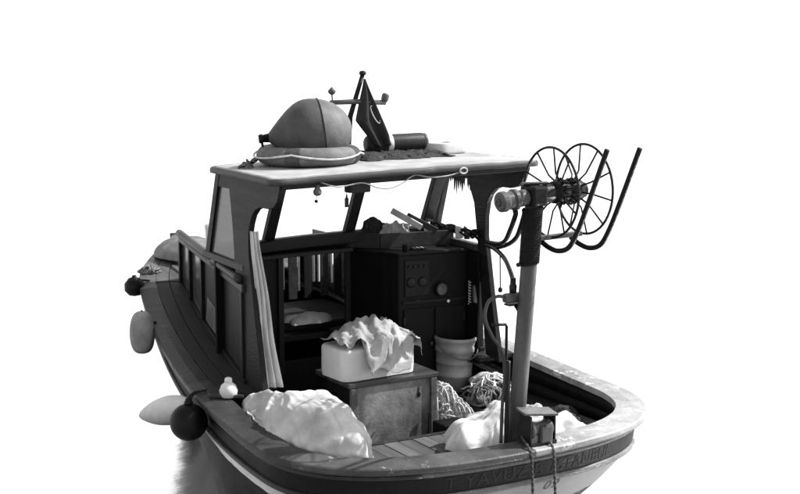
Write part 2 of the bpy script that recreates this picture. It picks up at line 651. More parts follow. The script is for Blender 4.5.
# benches: stern platform (planks fore and aft), side benches, sole
def inner_half(y):
    """half width inside the bulwark at bench level"""
    best = 0
    for i in aft:
        w = capw(OUT[i].y) - 0.02
        p = inset(i, w)
        if abs(p.y - y) < 0.03 and p.x > best: best = p.x
    return best
ih = [(y_ * 0.02, inner_half(y_ * 0.02)) for y_ in range(-61, 32)]
def inner_end(x):
    y = -0.28
    while y > -1.22 and table(y, ih) > abs(x): y -= 0.01
    return y
for k in range(-11, 12):
    x = k * 0.115
    xa, xb = x - 0.055, x + 0.055
    ye = min(-0.30, inner_end(max(abs(xa), abs(xb)) - 0.04))
    if ye > -0.36: continue
    jz = random.uniform(-.003, .003)
    MB().box((x, (-0.28 + ye) / 2, BZ - 0.015 + jz), (0.11, -0.28 - ye, 0.03)).build('bench_plank', 'bench_wood', boat, bevel=0.003)
for side in (-1, 1):
    for k in range(5):
        x0 = 0.64 + k * 0.145
        jz = random.uniform(-.003, .003)
        x1 = x0 + 0.139
        ya = 0.92
        yb_ = -0.275
        P = [(x0, yb_), (x1, yb_), (x1, ya), (x0, ya)]
        if x0 > 1.20:
            P = [(x0, yb_), (min(x1, 1.27), yb_), (min(x1, 1.29), 0.6), (x0, 0.6)]
        MB().prism([(side * a, b) for a, b in P], lambda a, b: (a, b, BZ - 0.03 + jz), lambda a, b: (a, b, BZ + jz)).build('bench_plank', 'deck_wood', boat, bevel=0.003)
    MB().box((side * 0.625, 0.32, 0.43), (0.024, 1.19, 0.34)).build('bench_front', 'dark_wood', boat, bevel=0.003)
MB().box((0, -0.262, 0.575), (1.236, 0.03, 0.055)).build('bench_edge', 'cap_wood', boat, bevel=0.006)
MB().box((0, -0.288, 0.41), (1.236, 0.02, 0.27)).build('bench_front', 'dark_wood', boat, bevel=0.003)
for k in range(9):
    x = -0.56 + k * 0.14
    MB().box((x, 0.65, 0.275), (0.134, 1.9, 0.03)).build('sole_plank', 'deck_wood', boat, bevel=0.003)
# closed bottom under the benches
MB().box((0, 0.2, 0.20), (1.25, 0.95, 0.02)).build('bilge_board', 'interior_dark', boat)

# ------------------------------------------------------------------ cabin sides
def sx(y, s):                       # plane of the cabin side
    return s * (1.05 - 0.172 * (y - 0.5))
def tz(x):                          # the roof hangs a little to port
    return 0.020 * x

def side_prism(poly, s, t0, t1):
    m = MB()
    return m.prism(poly, lambda y, z: (sx(y, s) - s * t0, y, z), lambda y, z: (sx(y, s) - s * t1, y, z))

YP = [0.66, 1.40, 1.95, 2.40, 2.80]
for s in (-1, 1):
    base = side_prism([(0.60, 0.86), (1.4, 0.98), (2.1, 1.07), (2.83, 1.22), (2.83, 1.28), (2.1, 1.13), (1.4, 1.035), (0.60, 0.93)], s, 0.0, 0.05)
    side = base.build('cabin_side', 'cabin_frame', boat, bevel=0.004)
    side_prism([(0.60, 1.555 - (.1 if s > 0 else 0)), (2.80, 1.622 - (.1 if s > 0 else 0)), (2.80, 1.668 - (.1 if s > 0 else 0)), (0.60, 1.615 - (.1 if s > 0 else 0))], s, -0.004, 0.055).build('top_rail', 'rail_wood', side, bevel=0.008)
    m = MB()
    m.tube([(sx(y, s) + s * 0.006, y, 1.645 + 0.029 * (y - .7) - (0.13 if s > 0 else 0)) for y in [0.64 + q * 0.1 for q in range(22)]], 0.032, 10)
    m.build('handrail', 'rail_wood', side, smooth=True)
    for y in YP:
        zb = table(y, [(0.6, 0.90), (1.4, 1.0), (2.1, 1.09), (2.83, 1.24)])
        zt_ = 1.56 + 0.033 * (y - 0.6) - (.1 if s > 0 else 0)
        w = 0.05 if y > 0.7 else 0.075
        side_prism([(y - w / 2, zb), (y + w / 2, zb), (y + w / 2, zt_), (y - w / 2, zt_)], s, -0.003, 0.052).build('post', 'cabin_frame', side, bevel=0.004)
    for q, (ya, yb_) in enumerate(zip(YP, YP[1:])):
        zb0 = table(ya, [(0.6, 0.90), (1.4, 1.0), (2.1, 1.09), (2.83, 1.24)])
        zb1 = table(yb_, [(0.6, 0.90), (1.4, 1.0), (2.1, 1.09), (2.83, 1.24)])
        poly = [(ya + .02, zb0), (yb_ - .02, zb1), (yb_ - .02, 1.57 + .035 * (yb_ - .6)), (ya + .02, 1.57 + .035 * (ya - .6))]
        side_prism(poly, s, 0.026, 0.04).build('pane' if q >= 2 else 'panel', 'window_glass' if q >= 2 else 'cabin_panel', side)
    if s < 0:
        # paler repair board low in the third bay
        side_prism([(1.47, 1.06), (1.86, 1.11), (1.80, 1.31), (1.52, 1.27)], s, 0.016, 0.027).build('repair_board', 'metal_motor', side, bevel=0.003)

# trunk roof and front
def trz(x, y):
    w = abs(sx(y, 1)) - 0.05
    return 1.615 - 0.10 * (y - 1.3) + (0.11 - 0.045 * (y - 1.3)) * (1 - (x / w) ** 2)
def trunk_piece(y0, y1, u0, u1):
    P = []
    for q in range(7):
        y = lerp(y0, y1, q / 6)
        w = abs(sx(y, 1)) - 0.05
        P.append([(lerp(u0, u1, k / 8) * w, y, trz(lerp(u0, u1, k / 8) * w, y)) for k in range(9)])
    return MB().grid(P).build('trunk_roof', 'rail_wood', boat, solid=0.03, smooth=True)
trunk_piece(1.34, 1.90, -1, 1)
trunk_piece(1.903, 2.597, -1, -0.2)      # leaves an opening, added out of view to let sun onto the strips
trunk_piece(1.903, 2.597, 0.93, 1)
trunk_piece(2.60, 2.80, -1, 1)
for k in (0, 5):
    x = -0.55 + k * 0.22
    MB().box((x, 2.81, 1.37), (0.10, 0.02, 0.30)).build('trunk_front_board', 'dark_wood', boat, bevel=0.003)
MB().box((0, 2.81, 1.52), (1.27, 0.03, 0.05)).build('trunk_front_beam', 'cabin_frame', boat, bevel=0.004)

# ------------------------------------------------------------------ wheelhouse
aft_edge = [(0.0, 2.40), (0.02, 2.33), (0.055, 2.265), (0.11, 2.225), (0.20, 2.205), (0.33, 2.203), (0.40, 2.18), (0.46, 2.135), (0.50, 2.07),
            (0.525, 1.98), (0.525, 1.83), (0.43, 1.36), (0.315, 0.87)]
fore_edge = {-1: [(0.66, 0.90), (0.70, 1.30), (0.775, 1.74), (0.80, 2.0), (0.845, 2.27), (0.86, 2.40)],
             1: [(0.50, 0.90), (0.56, 1.30), (0.62, 1.74), (0.68, 2.05), (0.80, 2.27), (0.86, 2.40)]}
def flat_prism(poly, s, t0, t1):
    return MB().prism(poly, lambda y, z: (s * (1.0 - t0), y, z), lambda y, z: (s * (1.0 - t1), y, z))
for s in (-1, 1):
    up = lambda P: [(y, z + (tz(s) if z > 2 else 0)) for y, z in P]
    wb = flat_prism(up(aft_edge + fore_edge[s]), s, -0.012, 0.032).build('side_board', 'cabin_frame', boat, bevel=0.005)
    flat_prism(up([(1.03, 2.38), (1.10, 2.38), (1.345, 1.70), (1.265, 1.70)]), s, -0.010, 0.04).build('corner_pillar', 'cabin_frame', wb, bevel=0.004)
    flat_prism(up([(0.84, 2.285), (1.06, 2.285), (1.06, 2.40), (0.84, 2.40)]), s, -0.006, 0.034).build('window_header', 'cabin_frame', wb, bevel=0.004)
    flat_prism([(0.62, 1.695), (1.37, 1.715), (1.37, 1.765), (0.62, 1.75)], s, -0.016, 0.05).build('window_sill', 'rail_wood', wb, bevel=0.008)
    side_prism([(0.62, 1.60), (1.38, 1.62), (1.38, 1.715), (0.62, 1.695)], s, 0.02, 0.04).build('sill_board', 'cabin_frame', wb, bevel=0.004)
    if s < 0:
        flat_prism([(0.765, 1.755), (1.28, 1.765), (1.07, 2.29 + tz(s)), (0.83, 2.29 + tz(s))], s, 0.008, 0.014).build('window_pane', 'window_glass', wb)

# roof
m = MB()
def roof_pt(u, v, dz):
    # u across (-1..1), v fore-and-aft (0..1)
    cr = max(0, abs(u) - 0.93) / 0.07
    y0 = -0.035 + 0.05 * cr ** 2 - 0.0 * u
    y1 = 1.18 - 0.05 * cr ** 2
    x = 1.075 * u * lerp(1.0, 0.955, v)
    y = lerp(y0, y1, v)
    sag = 0.003 * fbm((u * 4, v * 3, 2))
    z = 2.385 + 0.010 * (1 - u * u) + 0.004 * (1 - (2 * v - 1) ** 2) + tz(x) + sag + dz
    return Vector((x, y, z))
nu, nv = 41, 17
P = [[roof_pt(lerp(-1, 1, a / (nu - 1)), b / (nv - 1), 0.038) for b in range(nv)] for a in range(nu)]
roof = m.grid(P).build('roof', 'roof_paint', boat, smooth=True, solid=0.006)
P = [[roof_pt(lerp(-1, 1, a / (nu - 1)) * 0.985, lerp(0.012, 0.985, b / (nv - 1)), 0.0) for b in range(nv)] for a in range(nu)]
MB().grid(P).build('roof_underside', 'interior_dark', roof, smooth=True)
edge = [roof_pt(lerp(-1, 1, a / 60), 0, 0) for a in range(61)] + [roof_pt(1, b / 20, 0) for b in range(1, 21)] + \
       [roof_pt(lerp(1, -1, a / 60), 1, 0) for a in range(1, 61)] + [roof_pt(-1, 1 - b / 20, 0) for b in range(1, 20)]
P = []
for i, p in enumerate(edge):
    t = edge[(i + 1) % len(edge)] - edge[i - 1]
    n = Vector((t.y, -t.x, 0)).normalized()
    P.append([p - n * 0.012 + V(0, 0, -0.006), p + n * 0.010 + V(0, 0, -0.004), p + n * 0.013 + V(0, 0, 0.016), p + n * 0.008 + V(0, 0, 0.034), p - n * 0.014 + V(0, 0, 0.0425)])
MB().grid(P, closed_u=True).build('roof_trim', 'roof_edge', roof, smooth=True)
# roof beams seen under the aft edge
for y in (0.02, 0.62, 1.03):
    MB().bar((-1.0, y, 2.372 + tz(-1)), (1.0, y, 2.372 + tz(1)), 0.05, 0.045).build('roof_beam', 'dark_wood', roof, bevel=0.004)

# windscreen posts and sill
def front(x, z):                     # raked plane of the windscreen
    return 1.015 + (2.36 - z) * 0.42
def sillz(x):
    return 1.80 + 0.045 * (1 - ((x - 0.35) / 1.2) ** 2)
for x, w in ((-0.50, 0.085), (0.19, 0.085), (0.90, 0.10)):
    a = V(x + 0.0, front(x, 2.37), 2.37 + tz(x))
    zb = sillz(x) - 0.06
    b = V(x - 0.035, front(x, zb), zb)
    MB().bar(a, b, 0.055, w, up=(1, 0, 0)).build('windscreen_post', 'dark_wood', boat, bevel=0.006)
m = MB()
P = []
for k in range(21):
    x = lerp(-0.95, 0.93, k / 20)
    z = sillz(x)
    y = front(x, z)
    P.append([(x, y - 0.07, z - 0.085), (x, y - 0.07, z - 0.01), (x, y - 0.05, z + 0.002), (x, y + 0.05, z - 0.004), (x, y + 0.06, z - 0.09), (x, y - 0.07, z - 0.085)])
m.grid(P).build('windscreen_sill', 'dark_wood', boat, bevel=0.0)
# inside shelf under the windscreen
MB().bar((-0.93, 1.16, 1.70), (0.12, 1.16, 1.715), 0.16, 0.028).build('dash_shelf', 'dark_wood', boat, bevel=0.004)

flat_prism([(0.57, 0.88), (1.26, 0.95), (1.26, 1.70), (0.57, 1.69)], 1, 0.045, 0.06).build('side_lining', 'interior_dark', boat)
# bulkhead with the companionway opening
BY = 1.27
bulk = MB().box((-0.69, BY, 1.02), (0.54, 0.03, 1.44)).build('bulkhead', 'interior_dark', boat, bevel=0.003)
MB().box((0.57, BY, 1.02), (0.84, 0.03, 1.44)).build('bulkhead_board', 'interior_dark', bulk, bevel=0.003)
MB().box((-0.135, BY, 1.745), (0.57, 0.03, 0.07)).build('lintel', 'interior_dark', bulk, bevel=0.003)
MB().box((-0.135, BY, 0.56), (0.57, 0.03, 0.58)).build('washboard', 'interior_dark', bulk, bevel=0.003)
for x in (-0.43, 0.155):
    MB().box((x, BY - 0.02, 1.24), (0.045, 0.03, 0.96)).build('door_jamb', 'dark_wood', bulk, bevel=0.003)
# cuddy berth seen through the opening, boards and strips of light forward
MB().box((0.05, 2.0, 0.98), (1.2, 1.1, 0.05)).build('berth', 'dark_wood', boat, bevel=0.005)
MB().box((0.1, 2.05, 1.03), (1.0, 0.9, 0.06)).build('mattress', 'cabin_panel', boat, bevel=0.02)
for k, (x, w, c_) in enumerate(((-0.02, .075, 'rail_wood'), (0.055, .022, 'tip_white'), (0.135, .08, 'rail_wood'), (0.205, .016, 'tip_white'), (0.28, .07, 'cabin_panel'),
                                (0.345, .020, 'tip_white'), (0.385, .012, 'tip_white'), (0.45, .07, 'rail_wood'), (0.515, .018, 'tip_white'), (0.58, .07, 'cabin_panel'))):
    h_ = 0.42 if w > .05 else random.uniform(0.28, 0.42)
    MB().box((x, 2.20 + 0.02 * (k % 2), 1.56 - h_ / 2), (w, 0.016, h_), Matrix.Rotation(R(38 if w < .05 else 0), 3, 'Z')).build('board_light_strip', c_, boat, bevel=0.002)  # white slats put the gaps of light between boards into the colour

# console
pl = [(0.16, 1.27), (0.36, 0.80), (0.97, 0.74), (0.97, 1.27)]
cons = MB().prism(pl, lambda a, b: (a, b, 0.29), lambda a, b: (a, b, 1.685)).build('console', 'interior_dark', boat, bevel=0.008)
MB().prism([(0.15, 1.265), (0.345, 0.775), (0.985, 0.715), (0.985, 1.265)], lambda a, b: (a, b, 1.686), lambda a, b: (a, b, 1.708)).build('console_top', 'cabin_frame', cons, bevel=0.006)
tp = [(0.16, 1.26), (0.345, 1.06), (0.98, 0.99)]
for a, b in zip(tp, tp[1:]):
    MB().bar((a[0], a[1], 1.765), (b[0], b[1], 1.765), 0.025, 0.115).build('tray_side', 'rail_wood', cons, bevel=0.004)
m = MB().lathe([(0.02, 0), (0.022, 0.01), (0.018, 0.03), (0.024, 0.035), (0.022, 0.05), (0.001, 0.052)], (0.445, 0.85, 1.709), n=14)
m.build('throttle_knob', 'rubber_black', cons, smooth=True)
m = MB().box((0.57, 0.86, 1.716), (0.13, 0.06, 0.014))
m.build('vent', 'metal_dark', cons, bevel=0.003)
for k in range(7):
    MB().box((0.52 + k * 0.0165, 0.86, 1.7245), (0.006, 0.045, 0.003)).build('vent_slot', 'tip_white' if k % 2 else 'metal_post', cons)
cd = V(0.61, -0.06, 0).normalized()
def cons_pt(u, dz, out):
    p = V(0.36, 0.80, 0) + cd * u
    n_ = V(-0.098, -0.995, 0)
    return Vector((p.x, p.y, dz)) + n_ * out
def cons_panel(u0, u1, z0, z1, t, nm, mt):
    MB().prism([(u0, z0), (u1, z0), (u1, z1), (u0, z1)], lambda a, b: cons_pt(a, b, 0.001), lambda a, b: cons_pt(a, b, t)).build(nm, mt, cons, bevel=0.003)
cons_panel(0.04, 0.29, 0.62, 1.26, 0.014, 'locker_door', 'interior_dark')
cons_panel(0.31, 0.57, 0.62, 1.26, 0.014, 'locker_door', 'interior_dark')
cons_panel(0.03, 0.58, 1.30, 1.325, 0.012, 'moulding_strip', 'dark_wood')
cons_panel(0.05, 0.26, 1.36, 1.64, 0.010, 'switch_panel', 'dark_wood')
for q in range(4):
    cons_panel(0.075 + q * 0.045, 0.095 + q * 0.045, 1.58, 1.605, 0.022, 'switch', 'metal_dark')
for q, u in enumerate((0.10, 0.20)):
    MB().lathe([(0.036, 0), (0.038, 0.01), (0.030, 0.014), (0.001, 0.011)], cons_pt(u, 1.47, 0.010), (-0.098, -0.995, 0), 20).build('dial', 'metal_dark', cons, smooth=True)
for u in (0.27, 0.33):
    MB().lathe([(0.010, 0), (0.012, 0.012), (0.016, 0.02), (0.004, 0.026)], cons_pt(u, 0.98, 0.014), (-0.098, -0.995, 0), 12).build('door_knob', 'metal_post', cons, smooth=True)
for u in (0.045, 0.565):
    for z_ in (0.72, 1.14):
        cons_panel(u - 0.012, u + 0.012, z_, z_ + 0.06, 0.018, 'hinge', 'metal_dark')
# gauge on the console front
gy = 0.755
MB().lathe([(0.058, 0), (0.06, 0.012), (0.05, 0.018), (0.048, 0.012), (0.001, 0.012)], (0.72, gy, 1.40), (0.1, -1, 0), 28).build('gauge', 'metal_dark', cons, smooth=True)
MB().lathe([(0.045, 0), (0.001, 0.001)], (0.721, gy - 0.013, 1.40), (0.1, -1, 0), 24).build('gauge_face', 'metal_motor', cons)
MB().lathe([(0.012, 0), (0.012, 0.012), (0.001, 0.014)], (0.78, gy - 0.002, 1.30), (0.1, -1, 0), 14).build('push_button', 'tip_white', cons, smooth=True)

# ------------------------------------------------------------------ mast on the roof
rz = lambda x, y: roof_pt(x / 1.075, min(1, max(0, (y + 0.035) / 1.215)), 0.0415).z
mast = MB().tube([(0.00, 0.95, rz(0, .95)), (0.02, 0.94, 2.75), (0.105, 0.90, 3.06)], [0.022, 0.02, 0.016], 10).build('mast', 'dark_wood', boat, smooth=True)
MB().tube([(-0.02, 0.90, 2.44), (-0.005, 0.90, 2.63)], 0.016, 8).build('mast_foot', 'metal_dark', mast, smooth=True)
MB().tube([(-0.17, 0.90, 2.858), (0.05, 0.90, 2.862), (0.30, 0.90, 2.85)], [0.017, 0.02, 0.019], 10).build('crossbar', 'metal_post', mast, smooth=True)
MB().lathe([(0.02, 0), (0.028, 0.02), (0.03, 0.05), (0.02, 0.065), (0.001, 0.068)], (0.29, 0.90, 2.855), (0.3, 0, 1), 14).build('loudspeaker', 'metal_motor', mast, smooth=True)
MB().tube([(-0.15, 0.90, 2.86), (-0.155, 0.90, 2.92)], 0.006, 8).build('lamp_stem', 'metal_motor', mast, smooth=True)
MB().lathe([(0.01, 0), (0.026, 0.012), (0.03, 0.03), (0.012, 0.048), (0.001, 0.06)], (-0.155, 0.90, 2.915), n=14).build('lamp', 'metal_post', mast, smooth=True)
MB().lathe([(0.012, 0), (0.026, 0.006), (0.028, 0.022), (0.018, 0.034), (0.001, 0.036)], (0.106, 0.90, 3.055), n=14).build('mast_head', 'metal_dark', mast, smooth=True)
MB().tube([(-0.155, 0.90, 2.44), (-0.13, 0.9, 2.6), (-0.125, 0.9, 2.70)], [0.03, 0.028, 0.02], 10).build('horn', 'metal_motor', mast, smooth=True)

# ------------------------------------------------------------------ net hauler
PX, PY = 0.10, -1.13
post = MB().tube([(PX - 0.03, PY, BZ), (PX + 0.02, PY, 1.20), (PX + 0.075, PY, 1.90), (PX + 0.10, PY, 2.27)], [0.054, 0.053, 0.052, 0.052], 20).build('hauler_post', 'metal_post', boat, smooth=True)
MB().lathe([(0.11, 0), (0.115, 0.02), (0.07, 0.03), (0.064, 0.08), (0.06, 0.08)], (PX - 0.03, PY, BZ + 0.001), n=20).build('base_flange', 'metal_dark', post, smooth=True)
# lashing wound round the upper post
pts = []
for k in range(24 * 14):
    t = k / (24 * 14)
    a = 2 * PI * 24 * t
    z = 1.90 + 0.36 * t
    pts.append((PX + 0.075 + 0.024 * t + (0.058 + 0.0015 * fbm((t * 30, 1, 2))) * math.cos(a), PY + 0.058 * math.sin(a), z + 0.006 * math.cos(a) + 0.0015 * fbm((t * 40, 0, 0))))
MB().tube(pts, 0.0095, 6).build('post_lashing', 'rope_dark', post, smooth=True)
MB().tube([(PX + 0.01, PY, 1.905), (PX - 0.02, PY - .01, 1.905)], 0.014, 8).build('lashing_bolt', 'metal_dark', post, smooth=True)
pz = 2.335
MB().box((PX + 0.105, PY, pz + 0.0), (0.12, 0.15, 0.13)).build('gearbox', 'rubber_black', post, bevel=0.02)
MB().bar((PX + 0.05, PY + .05, pz + 0.072), (PX + 0.20, PY - .02, pz + 0.076), 0.09, 0.012).build('cover_plate', 'metal_dark', post, bevel=0.002)
mo = MB().lathe([(0.02, 0), (0.05, 0.0), (0.064, 0.012), (0.066, 0.045), (0.057, 0.06), (0.057, 0.10), (0.068, 0.105), (0.068, 0.13), (0.054, 0.14), (0.052, 0.21)],
                (PX - 0.165, PY, pz - 0.03), (1, 0, 0.10), 24).build('hydraulic_motor', 'metal_motor', post, smooth=False, bevel=0.003)
MB().lathe([(0.024, 0), (0.026, 0.008), (0.014, 0.012), (0.012, 0.004), (0.001, 0.004)], (PX - 0.164, PY, pz - 0.03), (-1, 0, -0.1), 16).build('motor_cap', 'metal_post', post, smooth=True)
hubx0, hubx1 = PX + 0.14, PX + 0.52
MB().lathe([(0.058, 0), (0.058, 0.16), (0.05, 0.17), (0.045, 0.30), (0.05, 0.36), (0.02, 0.38)], (hubx0, PY, pz + 0.005), (1, 0, 0.03), 20).build('reel_axle', 'metal_dark', post, smooth=False, bevel=0.003)
for wx, wr in ((0.335, 0.285), (0.60, 0.288)):
    m = MB()
    c = V(wx, PY, pz + 0.012 + (wx - .335) * 0.03)
    rim = [c + V(0.0, math.cos(a) * wr, math.sin(a) * wr) for a in [2 * PI * k / 48 for k in range(48)]]
    m.tube(rim, 0.0085, 8, closed=True)
    dish = -1 if wx > 0.5 else 1
    for k in range(10):
        a = 2 * PI * k / 10 + (0.17 if wx > .5 else 0.4)
        q = V(0, math.cos(a), math.sin(a))
        m.tube([c + V(dish * 0.085, 0, 0) + q * 0.045, c + V(dish * 0.03, 0, 0) + q * 0.12, c + q * wr], 0.0062, 6)
    m.build('reel_wheel', 'metal_dark', post, smooth=True)
m = MB()
for k in range(12):
    a = 2 * PI * k / 12
    q = V(0, math.cos(a), math.sin(a))
    cc = V(0.455, PY, pz + 0.012)
    for d_ in (-1, 1):
        m.tube([cc + V(d_ * 0.09, 0, 0) + q * 0.05, cc + V(d_ * 0.045, 0, 0) + q * 0.085, cc + q * 0.06], 0.009, 6)
m.lathe([(0.045, 0), (0.07, 0.01), (0.075, 0.05), (0.06, 0.12), (0.075, 0.18), (0.07, 0.22), (0.045, 0.23)], (0.34, PY, pz + 0.01), (1, 0, 0.03), 20)
m.build('reel_hub', 'rubber_black', post, smooth=True)
# net guide horns
MB().bar((PX + 0.06, PY + 0.01, 2.055), (0.56, PY - 0.03, 2.075), 0.045, 0.03).build('horn_bracket', 'metal_motor', post, bevel=0.004)
for hx in (0.27, 0.52):
    pts = catmull([(hx, PY + 0.02, 2.045), (hx, -1.20, 2.012), (hx, -1.30, 2.0), (hx, -1.40, 2.03), (hx + .005, -1.465, 2.11), (hx + .005, -1.56, 2.28), (hx + .01, -1.74, 2.655)], 8)
    MB().tube(pts, 0.0165, 10).build('guide_horn', 'rubber_black', post, smooth=True)
# pipe alongside and hydraulic hoses
MB().tube(catmull([(PX - 0.10, PY - 0.02, BZ), (PX - 0.095, PY - 0.02, 1.0), (PX - 0.09, PY - 0.02, 1.30)], 4), 0.016, 8).build('hose_pipe', 'metal_dark', post, smooth=True)
sp = V(1.00, 0.42, 1.55)
def hose(p, r=0.016, matn='rubber_black', nm='hose', par=post):
    return MB().tube(catmull(p, 10), r, 8).build(nm, matn, par, smooth=True)
hose([(PX - 0.04, PY, pz - 0.09), (0.075, -1.12, 2.23), (0.10, -1.06, 2.17), (0.19, -0.90, 2.09), (0.40, -0.55, 1.965), (0.73, 0.0, 1.85), (0.945, 0.46, 1.79)])
hose([(PX + 0.03, PY, pz - 0.09), (0.155, -1.10, 2.22), (0.18, -1.03, 2.13), (0.31, -0.80, 2.02), (0.53, -0.40, 1.91), (0.79, 0.10, 1.805), (0.95, 0.45, 1.76)])
hose([(0.94, 0.46, 1.77), (0.74, 0.05, 1.80), (0.50, -0.40, 1.815), (0.26, -0.80, 1.815), (0.13, -1.02, 1.79), (0.105, -1.06, 1.76)])
MB().lathe([(0.022, 0), (0.025, 0.06), (0.019, 0.07), (0.018, 0.11)], (0.10, -1.065, 1.70), n=12).build('hose_end', 'metal_dark', post, smooth=True)
vb = V(0.10, -1.075, 1.685)
MB().box(vb, (0.15, 0.06, 0.06)).build('valve_block', 'metal_motor', post, bevel=0.015)
MB().lathe([(0.016, 0), (0.021, 0.008), (0.021, 0.02), (0.008, 0.026)], vb + V(0.045, -0.028, 0.005), (0, -1, 0), 14).build('valve_cap', 'tip_white', post, smooth=True)
MB().box(vb + V(0.03, 0, -0.042), (0.17, 0.06, 0.012)).build('valve_bracket', 'metal_dark', post, bevel=0.002)
MB().prism([(0.0, 0.0), (0.10, 0.0), (0.11, -0.16)], lambda a, b: vb + V(a, -0.006, b - 0.049), lambda a, b: vb + V(a, 0.006, b - 0.049)).build('bracket_gusset', 'metal_dark', post)
hose([vb + V(-0.07, 0, 0.01), (-0.033, -1.08, 1.705), (-0.10, -1.08, 1.675), (-0.123, -1.08, 1.577), (-0.068, -1.08, 1.456), (0.01, -1.08, 1.343), (0.03, -1.085, 1.186), (0.015, -1.085, 1.019), (0.005, -1.085, 0.75)], 0.011, 'metal_post', 'return_hose')
MB().tube([(0.604, -0.2, 1.83), (0.610, -0.2, 1.56)], 0.005, 6).build('hose_tie', 'rubber_black', post)
MB().lathe([(0.012, 0), (0.016, 0.01), (0.014, 0.03), (0.004, 0.036)], (0.610, -0.2, 1.535), n=10).build('tie_weight', 'rubber_black', post, smooth=True)
# bent stanchion standing on the far bench
MB().tube([(0.655, -0.22, BZ), (0.655, -0.22, 1.285), (0.645, -0.22, 1.30), (0.52, -0.22, 1.31)], 0.011, 8).build('stanchion', 'metal_dark', post, smooth=True)

# stern roller fairlead on the rail
fx, fy = 0.13, -1.30
fl = MB().box((fx, fy, 0.80), (0.205, 0.15, 0.03)).build('fairlead', 'metal_dark', boat, bevel=0.004)
MB().bar((fx - 0.11, fy + 0.03, 1.0), (fx + 0.105, fy - 0.03, 0.985), 0.17, 0.014).build('fairlead_top', 'metal_motor', fl, bevel=0.003)
for dx_ in (-0.095, 0.09):
    MB().box((fx + dx_, fy - 0.01, 0.90), (0.012, 0.12, 0.17)).build('fairlead_cheek', 'metal_dark', fl, bevel=0.003)
MB().lathe([(0.055, 0), (0.062, 0.01), (0.045, 0.04), (0.04, 0.085), (0.045, 0.12), (0.062, 0.15), (0.055, 0.16)], (fx - 0.083, fy - 0.02, 0.89), (1, 0, -0.02), 18).build('roller', 'metal_post', fl, smooth=True)
MB().box((fx + 0.02, fy - 0.06, 0.86), (0.09, 0.05, 0.11)).build('roller_block', 'metal_post', fl, bevel=0.01)

# ------------------------------------------------------------------ lettering on the stern
def lettering(txt, a0, dep, height, width, name, matn, parent):
    cu = bpy.data.curves.new(name, 'FONT')
    cu.body = txt
    cu.space_character = 1.12
    ob = bpy.data.objects.new(name, cu)
    col.objects.link(ob)
    dg = bpy.context.evaluated_depsgraph_get()
    me = bpy.data.meshes.new_from_object(ob.evaluated_get(dg))
    bpy.data.objects.remove(ob)
    xs = [v.co.x for v in me.vertices]
    x0, x1 = min(xs), max(xs)
    cuts_ = [0]
    bm = bmesh.new()
    bm.from_mesh(me)
    bmesh.ops.triangulate(bm, faces=bm.faces)
    # islands -> letters (pieces that overlap in x belong together)
    bm.verts.ensure_lookup_table()
    seen, isl = set(), []
    for v in bm.verts:
        if v.index in seen: continue
        stack, comp = [v], []
        seen.add(v.index)
        while stack:
            q = stack.pop()
            comp.append(q)
            for e in q.link_edges:
                w = e.other_vert(q)
                if w.index not in seen:
                    seen.add(w.index)
                    stack.append(w)
        isl.append(comp)
    isl.sort(key=lambda c: min(v.co.x for v in c))
    groups = []
    for c in isl:
        lo, hi = min(v.co.x for v in c), max(v.co.x for v in c)
        if groups and lo < groups[-1][1] - 0.02:
            groups[-1][0] += c
            groups[-1][1] = max(groups[-1][1], hi)
        else:
            groups.append([list(c), hi])
    for g, _ in groups:
        idx = {v.index: k for k, v in enumerate(g)}
        fs_ = [tuple(idx[v.index] for v in f.verts) for f in bm.faces if f.verts[0].index in idx]
        m = MB()
        vv = []
        dj = random.uniform(-.004, .004)
        for v in g:
            u = (v.co.x - x0) / (x1 - x0)
            arc = ARC0 + a0 + u * width
            i = min(rng, key=lambda q: abs(ARC[q] - arc))
            vv.append(hull_at(arc, dep - v.co.y / 0.70 * height + dj) + NRM[i] * 0.0025)
        m.add(vv, fs_)
        m.build(name, matn, parent, fix=False)
    bm.free()
lettering('T YAVUZ.B', -0.60, 0.195, 0.085, 0.72, 'letter', 'lettering', strake)
lettering('\u0130STANBUL', 0.185, 0.195, 0.085, 0.58, 'letter', 'lettering', strake)
band = [c for c in boat.children if c.name.startswith('boot_band')][0]
lettering('09', 0.20, 0.345, 0.075, 0.12, 'numeral', 'number_paint', band)

# ------------------------------------------------------------------ soft things
def ridge(p, sc, an):
    n = noise.noise(Vector((p[0] * sc * an[0], p[1] * sc * an[1], p[2] * sc * an[2])))
    return math.exp(-(n * 3.6) ** 2)

def normals(P, closed=True):
    n, k = len(P), len(P[0])
    out = []
    for j in range(n):
        row = []
        for i in range(k):
            a = P[(j + 1) % n][i] - P[j - 1][i]
            b = P[j][min(i + 1, k - 1)] - P[j][max(i - 1, 0)]
            v = a.cross(b)
            row.append(v.normalized() if v.length > 1e-9 else Vector((0, 0, 1)))
        out.append(row)
    return out

